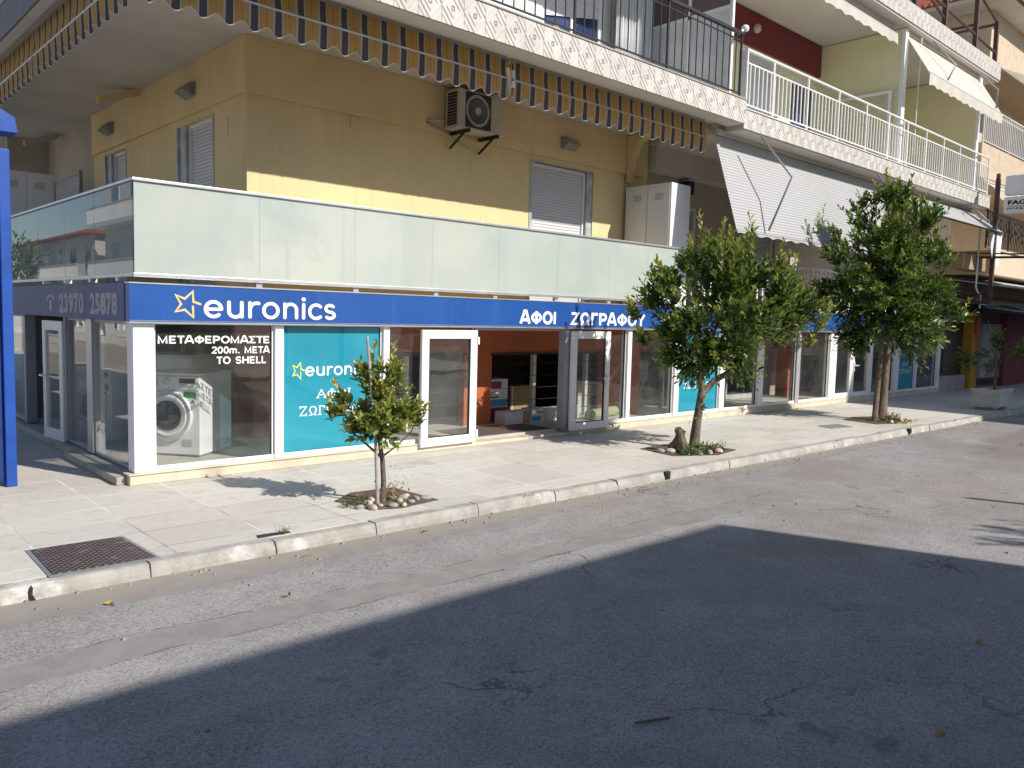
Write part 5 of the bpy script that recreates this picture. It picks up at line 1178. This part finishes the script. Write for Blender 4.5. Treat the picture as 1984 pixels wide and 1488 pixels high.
# ================================================================ TREES
def leaf(mb, p, d, L, wd, up, mi, rnd):
    d = d.normalized(); s = d.cross(up)
    if s.length < .05: s = d.cross(Vector((1, 0, 0)))
    s.normalize(); nn = s.cross(d)
    a = rnd.uniform(-.9, .9); s2 = s*math.cos(a)+nn*math.sin(a); n2 = s2.cross(d)
    fold = wd*.35
    o = len(mb.v); tip = p+d*L-n2*L*.12
    for q in (p, p+d*L*.3+s2*wd*.5+n2*fold*.5, p+d*L*.7+s2*wd*.42+n2*fold*.3, tip, p+d*L*.7-s2*wd*.42+n2*fold*.3, p+d*L*.3-s2*wd*.5+n2*fold*.5, p+d*L*.5-n2*L*.03):
        mb.v.append((q.x, q.y, q.z))
    mb.f += [(o, o+1, o+2, o+3, o+6), (o, o+6, o+3, o+4, o+5)]; mb.mi += [mi, mi]
from mathutils import noise as mnoise
UP = Vector((0, 0, 1)); LW = [.44]
def shoot(mb, twig, p, d, L, nleaf, lL, pal, rnd, droop=.0, th=.003, tipyoung=True):
    d = d.normalized(); a0 = rnd.uniform(0, 6.28); side = d.cross(Vector((.3, .2, .9))).normalized(); s2 = d.cross(side)
    cur = p.copy(); prev = p.copy(); bend = Vector((rnd.uniform(-.2, .2), rnd.uniform(-.2, .2), -droop))
    pts = [p.copy()]
    for i in range(nleaf):
        f = (i+1)/nleaf; cur = p+d*L*f+bend*L*f*f
        a = a0+i*2.4
        rad = side*math.cos(a)+s2*math.sin(a)
        ang = .95-.45*f
        ld_ = d*math.cos(ang)+rad*math.sin(ang)+UP*.12
        sc_ = lL*(1.05-.45*f*f)*rnd.uniform(.5, 1.2)
        r = rnd.random()
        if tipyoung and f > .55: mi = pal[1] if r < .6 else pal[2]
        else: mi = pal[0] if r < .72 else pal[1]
        if rnd.random() < .015: mi = 3
        leaf(mb, cur, ld_, sc_, sc_*LW[0], UP, mi, rnd)
        pts.append(cur.copy())
    if twig is not None:
        twig.tube([pts[0], pts[len(pts)//2], pts[-1]], [th, th*.8, th*.4], 4, cap=False)
def tree(name, label, org, trunk_paths, blobs, nshoot, shootL, nleaf, lL, rnd, tips=(), group=None, youngfrac=.5, centre=None, low=0, cat='tree', tipn=14, gapf=2.6, gapt=-.10, pals=((0, 1, 2), (0, 0, 1)), darkin=True, twigth=.004, extra=None):
    t = thing(name, org, label, cat, group)
    mb = MB()
    for pth, rad in trunk_paths: mb.tube(pth, rad, 9)
    build('trunk', mb, 'bark', t, smooth=True)
    lf = MB(); tw = MB()
    Ctr = Vector(centre)
    vol = [b[3]**2 for b in blobs]; tot = sum(vol)
    for b, v in zip(blobs, vol):
        k = max(3, int(nshoot*v/tot)); c = Vector(b[:3])
        for _ in range(k):
            dr = Vector((rnd.gauss(0, 1), rnd.gauss(0, 1), rnd.gauss(0, 1))).normalized()
            rr_ = b[3]*rnd.uniform(.25, .95)
            p = c+dr*rr_
            if mnoise.noise(p*gapf) < gapt: continue
            out = (p-Ctr).normalized()
            d = out*.75+dr*.5+UP*.55
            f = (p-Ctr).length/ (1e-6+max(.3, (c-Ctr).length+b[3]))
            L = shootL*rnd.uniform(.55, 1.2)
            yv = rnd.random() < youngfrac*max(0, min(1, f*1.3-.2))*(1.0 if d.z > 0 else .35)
            pal = pals[0] if yv else pals[1]
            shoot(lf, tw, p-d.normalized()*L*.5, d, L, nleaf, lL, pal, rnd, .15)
            if rnd.random() < .05:
                q = Ctr+(c-Ctr)*.3; tw.tube([q, (q+p)/2+Vector((0, 0, .03)), p], [twigth*2, twigth*1.5, twigth], 5, cap=False)
    for tip in tips:
        T = Vector(tip[:3]); L = tip[3]; base = T-(UP*.9+(T-Ctr).normalized()*.5).normalized()*L
        shoot(lf, tw, base, T-base, L, tipn, lL*1.0, (1, 2, 2), rnd, 0)
        for _ in range(3):
            b2 = base+Vector((rnd.gauss(0, .06), rnd.gauss(0, .06), -.06))*L*2
            shoot(lf, tw, b2, (T-base)+Vector((rnd.gauss(0, .12), rnd.gauss(0, .12), 0)), L*rnd.uniform(.55, .8), tipn-4, lL, (0, 1, 2), rnd, 0)
    build('twigs', tw, 'bark', t, smooth=True)
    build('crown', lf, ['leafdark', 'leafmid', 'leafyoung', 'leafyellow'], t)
    return t

T1B = [(1.45, -2.01, 1.2, 0.13), (1.6, -2.15, 1.25, 0.12), (1.55, -2.13, 0.95, 0.17), (1.41, -1.94, 0.85, 0.16), (1.66, -2.31, 0.87, 0.13), (1.26, -1.87, 0.9, 0.09), (1.45, -2.07, 0.70, 0.13), (1.39, -1.89, 0.68, 0.12), (1.53, -2.29, 0.69, 0.11), (1.76, -2.33, 0.87, 0.06), (1.64, -1.96, 0.8, 0.18), (1.4, -2.27, 0.83, 0.15), (1.5, -2.1, 1.08, .14)]
LW[0] = .50
tree('citrus_sapling', 'small yellow green citrus sapling tied to a stake in the pavement', (1.55, -2.12, 0),
     [([(1.55, -2.12, 0), (1.555, -2.12, .2), (1.54, -2.12, .40), (1.51, -2.12, .55), (1.53, -2.13, .85), (1.55, -2.14, 1.15)], [.030, .026, .024, .022, .013, .006]),
      ([(1.54, -2.12, .42), (1.44, -2.02, .54), (1.33, -1.92, .66), (1.28, -1.88, .82)], [.013, .011, .009, .005]), ([(1.54, -2.12, .44), (1.64, -2.2, .54), (1.74, -2.3, .68), (1.78, -2.34, .85)], [.010, .008, .006, .004]),
      ([(1.5, -2.1, .6), (1.42, -2.0, .9), (1.45, -2.0, 1.3)], [.01, .008, .004]), ([(1.53, -2.12, .7), (1.6, -2.15, 1.0), (1.62, -2.15, 1.35)], [.01, .008, .004])],
     T1B, 210, .19, 8, .108, random.Random(21), tips=[(1.46, -1.99, 1.52, .34), (1.64, -2.15, 1.50, .34), (1.14, -1.75, 0.98, .2), (1.85, -2.41, 0.93, .2), (1.24, -1.82, 1.14, .22), (1.7, -2.22, 1.28, .25)],
     youngfrac=1.4, centre=(1.5, -2.1, .7), tipn=10, twigth=.002, gapf=6.0, gapt=-.2, pals=((1, 2, 2), (0, 1, 2)))
LW[0] = .42
mb = MB(); mb.tube([(1.46, -2.17, 0), (1.44, -2.15, .6), (1.40, -2.05, 1.58)], [.017, .016, .013], 8); tag(build('stake', mb, 'stake', org=(1.46, -2.17, 0), smooth=True), 'grey wooden stake tied beside the sapling', 'stake')
T2B = [(6.73, -1.58, 2.25, 0.33), (7.26, -1.63, 2.5, 0.36), (7.1, -2.16, 2.52, 0.38), (7.78, -2.25, 2.45, 0.40), (7.82, -2.72, 2.28, 0.32), (8.12, -2.9, 2.05, 0.25), (6.59, -1.38, 2.1, 0.2), (6.76, -1.93, 1.82, 0.42), (7.8, -1.93, 1.91, 0.5), (6.88, -2.59, 1.83, 0.46), (7.79, -2.61, 1.85, 0.4), (6.83, -1.65, 1.35, 0.3), (6.78, -2.24, 1.3, 0.33), (7.65, -2.14, 1.42, 0.28), (6.68, -1.6, 1.66, 0.28), (8.2, -2.66, 1.86, 0.27), (7.35, -2.23, 1.54, 0.33), (7.4, -2.2, 2.1, .45), (6.83, -1.8, 1.12, .27), (7.45, -2.3, 1.22, .27), (7.1, -2.0, 1.3, .3)]
T2T = [(7.1, -1.81, 3.32, .6), (7.27, -1.98, 3.25, .5), (7.44, -2.14, 3.15, .5), (7.69, -2.35, 3.35, .65), (6.96, -1.71, 3.04, .45), (7.93, -2.62, 2.96, .5), (8.06, -2.76, 2.76, .45), (8.14, -2.87, 2.45, .35), (8.4, -3.14, 2.05, .35), (6.58, -1.4, 2.70, .4), (6.28, -1.2, 2.09, .3), (6.66, -1.48, 2.56, .4), (7.55, -2.0, 2.95, .45), (7.3, -2.3, 2.95, .4), (6.36, -1.3, 1.68, .25), (8.3, -3.0, 1.75, .3)]
tree('citrus_tree', 'leafy citrus tree with upright shoots and a leaning trunk, middle of the pavement', (6.86, -2.0, 0),
     [([(6.86, -2.0, 0), (6.87, -2.0, .2), (6.90, -2.0, .4), (6.96, -2.0, .68), (7.0, -2.0, .85)], [.085, .07, .062, .058, .055]),
      ([(6.98, -2.0, .78), (7.12, -2.12, .98), (7.35, -2.25, 1.12), (7.55, -2.35, 1.5), (7.7, -2.45, 2.0)], [.05, .045, .04, .03, .015]), ([(7.0, -2.0, .8), (6.98, -1.98, 1.1), (6.92, -1.9, 1.5), (6.95, -1.9, 2.2)], [.045, .038, .03, .015]),
      ([(7.0, -2.0, 1.1), (7.2, -2.0, 1.6), (7.4, -2.1, 2.3)], [.03, .025, .012]), ([(6.97, -2, 1.2), (6.75, -1.8, 1.6), (6.6, -1.6, 2.1)], [.025, .018, .01])],
     T2B, 1050, .40, 11, .135, random.Random(4), tips=T2T, youngfrac=.85, centre=(7.25, -2.15, 1.6), tipn=19, gapt=-.19)
mb = MB(); rnd = random.Random(8)
for k in range(9): shoot(mb, None, Vector((6.88, -2.03, .42+.035*k)), Vector((rnd.uniform(-1, 1), rnd.uniform(-1, .3), rnd.uniform(-.3, .6))), .14, 5, .07, (0, 1, 1), rnd)
tag(build('trunk_sprouts', mb, ['leafdark', 'leafmid', 'leafyoung', 'leafyellow']), 'tuft of leaves sprouting low on the leaning trunk', 'sprouts')
T3B = [(13.08, -2.0, 4.2, 0.42), (12.87, -1.57, 3.9, 0.4), (13.24, -2.48, 3.8, 0.36), (12.37, -1.43, 3.5, 0.42), (13.49, -1.78, 3.6, 0.62), (12.5, -2.24, 3.4, 0.6), (13.61, -2.48, 3.2, 0.42), (12.08, -1.51, 2.85, 0.55), (13.37, -1.63, 2.75, 0.75), (12.29, -2.29, 2.6, 0.7), (13.41, -2.5, 2.62, 0.6), (13.76, -2.84, 2.53, 0.36), (12.37, -1.31, 2.25, 0.46), (12.67, -1.89, 1.98, 0.6), (12.92, -2.54, 1.9, 0.52), (13.88, -2.74, 1.98, 0.4), (12.37, -1.65, 1.7, 0.35), (13.42, -2.08, 1.62, 0.42), (12.0, -1.22, 2.37, 0.27), (12.9, -2.1, 2.7, .7), (13.9, -2.76, 1.95, .45), (13.7, -2.6, 1.6, .4), (13.3, -2.4, 1.5, .4), (12.6, -1.7, 1.55, .35)]
tree('dark_citrus_tree', 'tall dense dark green citrus tree with twin trunks, right side of the pavement', (12.9, -2.05, 0),
     [([(12.98, -2.05, 0), (12.96, -2.05, .6), (12.99, -2.05, 1.2), (13.05, -2.05, 1.9), (13.1, -2.0, 3.2)], [.10, .085, .08, .06, .03]), ([(12.66, -2.05, 0), (12.70, -2.05, .7), (12.78, -2.05, 1.5), (12.6, -1.9, 2.4), (12.5, -1.8, 3.2)], [.055, .05, .045, .035, .02]),
      ([(13.0, -2.05, 1.5), (13.3, -2.3, 2.2), (13.5, -2.5, 2.8)], [.05, .04, .02])],
     T3B, 2300, .38, 11, .135, random.Random(9), tips=[(13.02, -1.89, 4.82, .5), (13.47, -2.36, 4.36, .5), (12.53, -1.52, 4.06, .4), (14.08, -3.1, 2.35, .4), (13.86, -2.84, 3.31, .4), (11.96, -1.05, 4.0, .5), (13.2, -2.0, 4.55, .4), (12.8, -1.8, 4.5, .4)],
     youngfrac=.42, centre=(12.95, -2.1, 2.4), tipn=12, gapf=1.9, gapt=-.16)
# shrub in the planter
tree('planter_shrub', 'bushy green shrub growing in the white planter', (17.8, -2.5, .4), [([(17.75, -2.55, .4), (17.75, -2.55, 1.0), (17.7, -2.5, 1.6)], [.03, .025, .012]), ([(18.0, -2.5, .4), (18.0, -2.5, .9), (18.2, -2.6, 1.4)], [.02, .018, .01])],
     [(17.3, -2.1, 1.15, .3), (17.6, -2.3, 1.3, .32), (17.9, -2.6, 1.35, .34), (18.2, -2.9, 1.3, .3), (17.7, -2.5, 1.6, .2), (18.45, -3.1, 1.5, .18), (17.9, -2.5, .98, .25)], 190, .3, 9, .10, random.Random(31), tips=[(17.7, -2.4, 1.95, .4), (18.4, -3.05, 1.8, .35)], youngfrac=.25, centre=(17.85, -2.55, 1.2), tipn=8, cat='shrub')
# pavement weeds
def weeds(name, cx, cy, rx, ry, n, lL, label, mats, rnd, h=.05):
    mb = MB()
    for _ in range(n):
        a = rnd.uniform(0, 6.28); q = math.sqrt(rnd.random()); p = Vector((cx+rx*q*math.cos(a), cy+ry*q*math.sin(a), .008))
        shoot(mb, None, p, Vector((rnd.gauss(0, .5), rnd.gauss(0, .5), 1)), h*rnd.uniform(.5, 1.6), 4, lL, (0, 0, 1), rnd)
    for i in range(len(mb.mi)): mb.mi[i] = min(mb.mi[i], len(mats)-1)
    return tag(build(name, mb, mats), label, 'weeds', kind='stuff')
rw = random.Random(6)
weeds('weeds', 1.24, -2.12, .14, .10, 60, .035, 'grey green weeds spilling left of the sapling', ['weed', 'leafdark'], rw, .05)
weeds('weeds', 1.64, -2.13, .05, .05, 26, .05, 'dry grass tuft at the sapling foot', ['weeddry', 'weed'], rw, .16)
weeds('weeds', 1.72, -2.02, .03, .03, 5, .03, 'thin tall weed right of the sapling trunk', ['weed', 'weed'], rw, .38)
weeds('weeds', 6.55, -2.2, .35, .22, 90, .06, 'green weeds round the tree stump', ['leafdark', 'leafmid'], rw, .09)
weeds('weeds', 6.95, -2.2, .2, .2, 40, .05, 'yellow green weeds at the leaning trunk', ['weed', 'leafmid'], rw, .07)
weeds('weeds', 12.85, -2.2, .3, .2, 70, .06, 'low weeds between the twin trunks', ['leafdark', 'weeddry'], rw, .1)
weeds('weeds', .27, -2.62, .05, .02, 14, .025, 'small weed tuft growing out of the kerb gap', ['leafmid', 'leafyoung'], rw, .05)
for xx in (2.9, 9.4, 14.2): weeds('weeds', xx, ky(xx)-.03, .12, .015, 10, .02, 'tiny weeds in the gutter', ['weed', 'weeddry'], rw, .02)
mb = MB(); rnd = random.Random(12)
for _ in range(160):
    c = rnd.choice([(12.9, -2.1, .55, .35), (6.8, -2.1, .5, .35), (13.1, -2.4, .4, .2)]); p = Vector((c[0]+rnd.gauss(0, c[2]*.5), c[1]+rnd.gauss(0, c[3]*.5), .014))
    leaf(mb, p, Vector((rnd.uniform(-1, 1), rnd.uniform(-1, 1), .08)), .06, .03, UP, 0, rnd)
tag(build('leaf_litter', mb, 'dryleaf'), 'dry leaf litter scattered under the trees', 'leaves', kind='stuff')
lv = [(-.26, -3.72, 'near the tar line at left'), (.28, -2.98, 'beside the kerb by the weed tuft'), (2.56, -6.99, ''), (1.21, -7.29, ''), (1.43, -2.98, ''), (-1.19, -3.14, '')]
lab = ['yellow leaf on the sunny road below the sapling', 'yellow leaf in the gutter by the kerb weed', 'curled brown leaf on the shaded road at the right', 'curled brown leaf at the bottom right of the shaded road', 'small leaf in the gutter below the sapling', 'small leaf in the gutter near the iron cover']
for (x, y, _), lb in zip(lv, lab):
    mb = MB(); 
    for k in range(2): leaf(mb, Vector((x+.01*k, y, -.088)), Vector((rnd.uniform(-1, 1), rnd.uniform(-1, 1), .15)), .05, .028, UP, 0, rnd)
    tag(build('fallen_leaf', mb, 'dryleaf', org=(x, y, -.09)), lb, 'leaf', 'fallen leaves on the road')
mb = MB(); mb.tube([(.18, -6.28, -.09), (.34, -6.36, -.085)], .006, 5); tag(build('twig', mb, 'bark'), 'thin dark twig lying on the shaded road', 'twig')
mb = MB(); rnd = random.Random(77)
for _ in range(260):
    x = rnd.uniform(-2, 16); y = ky(x)-.03-abs(rnd.gauss(0, .18)) if rnd.random() < .75 else rnd.uniform(-7, -3); s = rnd.uniform(.004, .013)
    mb.obox((x, y, -.1+s*.5), (s, 0, 0), (0, s*.8, 0), (s*.2, 0, s*.6))
tag(build('grit', mb, 'stone2'), 'loose grit along the gutter', 'grit', kind='stuff')

# ================================================================ BUILDINGS ACROSS THE ROAD (cast the shade, show in reflections)
def block(name, x0, x1, y0, y1, h, label, face, m='whitewall', roof=None):
    t = thing(name, ((x0+x1)/2, (y0+y1)/2, 0), label, 'building')
    mb = MB(); mb.box(x0, x1, y0, y1, 0, h); build('wall', mb, m, t)
    nfl = max(1, int(h/3.1))
    for f in range(nfl):
        z = .3+f*3.1
        if face == 'y+':
            k = int((x1-x0)/3)
            for i in range(k):
                a = x0+.6+i*(x1-x0)/k; mb = MB(); mb.box(a, a+1.4, y1, y1+.03, z+.1, z+2.2); o = build('window', mb, 'white', t); mb = MB(); mb.box(a+.08, a+1.32, y1+.031, y1+.04, z+.18, z+2.12); build('pane', mb, 'blueglass', o)
            if f: mb = MB(); mb.box(x0, x1, y1+.001, y1+1.1, z-.25, z); mb.box(x0, x1, y1+1.0, y1+1.06, z, z+.95) ; build('balcony', mb, 'whitewall', t)
        else:
            k = int((y1-y0)/3)
            for i in range(k):
                a = y0+.6+i*(y1-y0)/k; mb = MB(); mb.box(x1, x1+.03, a, a+1.4, z+.1, z+2.2); o = build('window', mb, 'white', t); mb = MB(); mb.box(x1+.031, x1+.04, a+.08, a+1.32, z+.18, z+2.12); build('pane', mb, 'blueglass', o)
            if f:
                mb = MB(); mb.box(x1+.001, x1+1.1, y0, y1, z-.25, z); mb.box(x1+1.0, x1+1.06, y0, y1, z+.9, z+.95)
                for q in range(int((y1-y0)/.16)): mb.box(x1+1.0, x1+1.03, y0+q*.16, y0+q*.16+.04, z, z+.9)
                build('balcony', mb, 'white', t)
    if roof:
        mb = MB()
        if face == 'y+': mb.prism([(y0-.5, h), (y1+.5, h), ((y0+y1)/2, h+roof)], 0, x0-.5, x1+.5)
        else: mb.prism([(x0-.5, h), (x1+.8, h), ((x0+x1)/2, h+roof)], 1, y0-.5, y1+.5)
        build('roof', mb, 'rooftile', t)
    return t
block('opposite_house', -34, 7.35, -24, -14.1, 7.55, 'two storey pale building across the road whose shadow falls on the asphalt', 'y+')
block('opposite_tower', 21.4, 60, -26, -13, 12.2, 'taller building across the road shading the far end', 'y+', 'beige')
block('side_street_house', -24, -12.6, 46, 66, 6.2, 'side street house with a red tiled roof', 'x+', 'whitewall', 2.2)
block('side_street_block', -24, -12.6, 24, 44, 9.4, 'white balconied block along the side street', 'x+', 'whitewall')
tree('street_tree', 'tree on the side street pavement', (-10.8, 56, 0), [([(-10.8, 56, 0), (-10.8, 56, 2.5)], [.15, .1])], [(-10.8, 56, 3.6, 2.0), (-10.8, 57, 5.2, 1.6), (-10.4, 55, 5.0, 1.6)], 260, .8, 9, .3, random.Random(41), centre=(-10.8, 56, 2.8))
tree('street_tree', 'tree on the opposite pavement whose leaf shade falls on the right of the road', (7.9, -12.3, 0), [([(7.9, -12.3, 0), (8.0, -12.3, 2.6), (8.0, -12.3, 3.7)], [.1, .08, .05])], [(8.1, -12.4, 3.9, .7), (8.7, -12.3, 4.1, .6), (7.8, -12.5, 4.4, .5), (9.0, -12.6, 3.6, .6)], 320, .4, 9, .13, random.Random(42), centre=(8.3, -12.4, 3.6))
mb = MB(); mb.tube([(9.4, -11.7, 0), (9.4, -11.7, 4.8)], [.06, .05], 10); tag(build('utility_pole', mb, 'duct'), 'steel pole on the opposite pavement', 'pole')
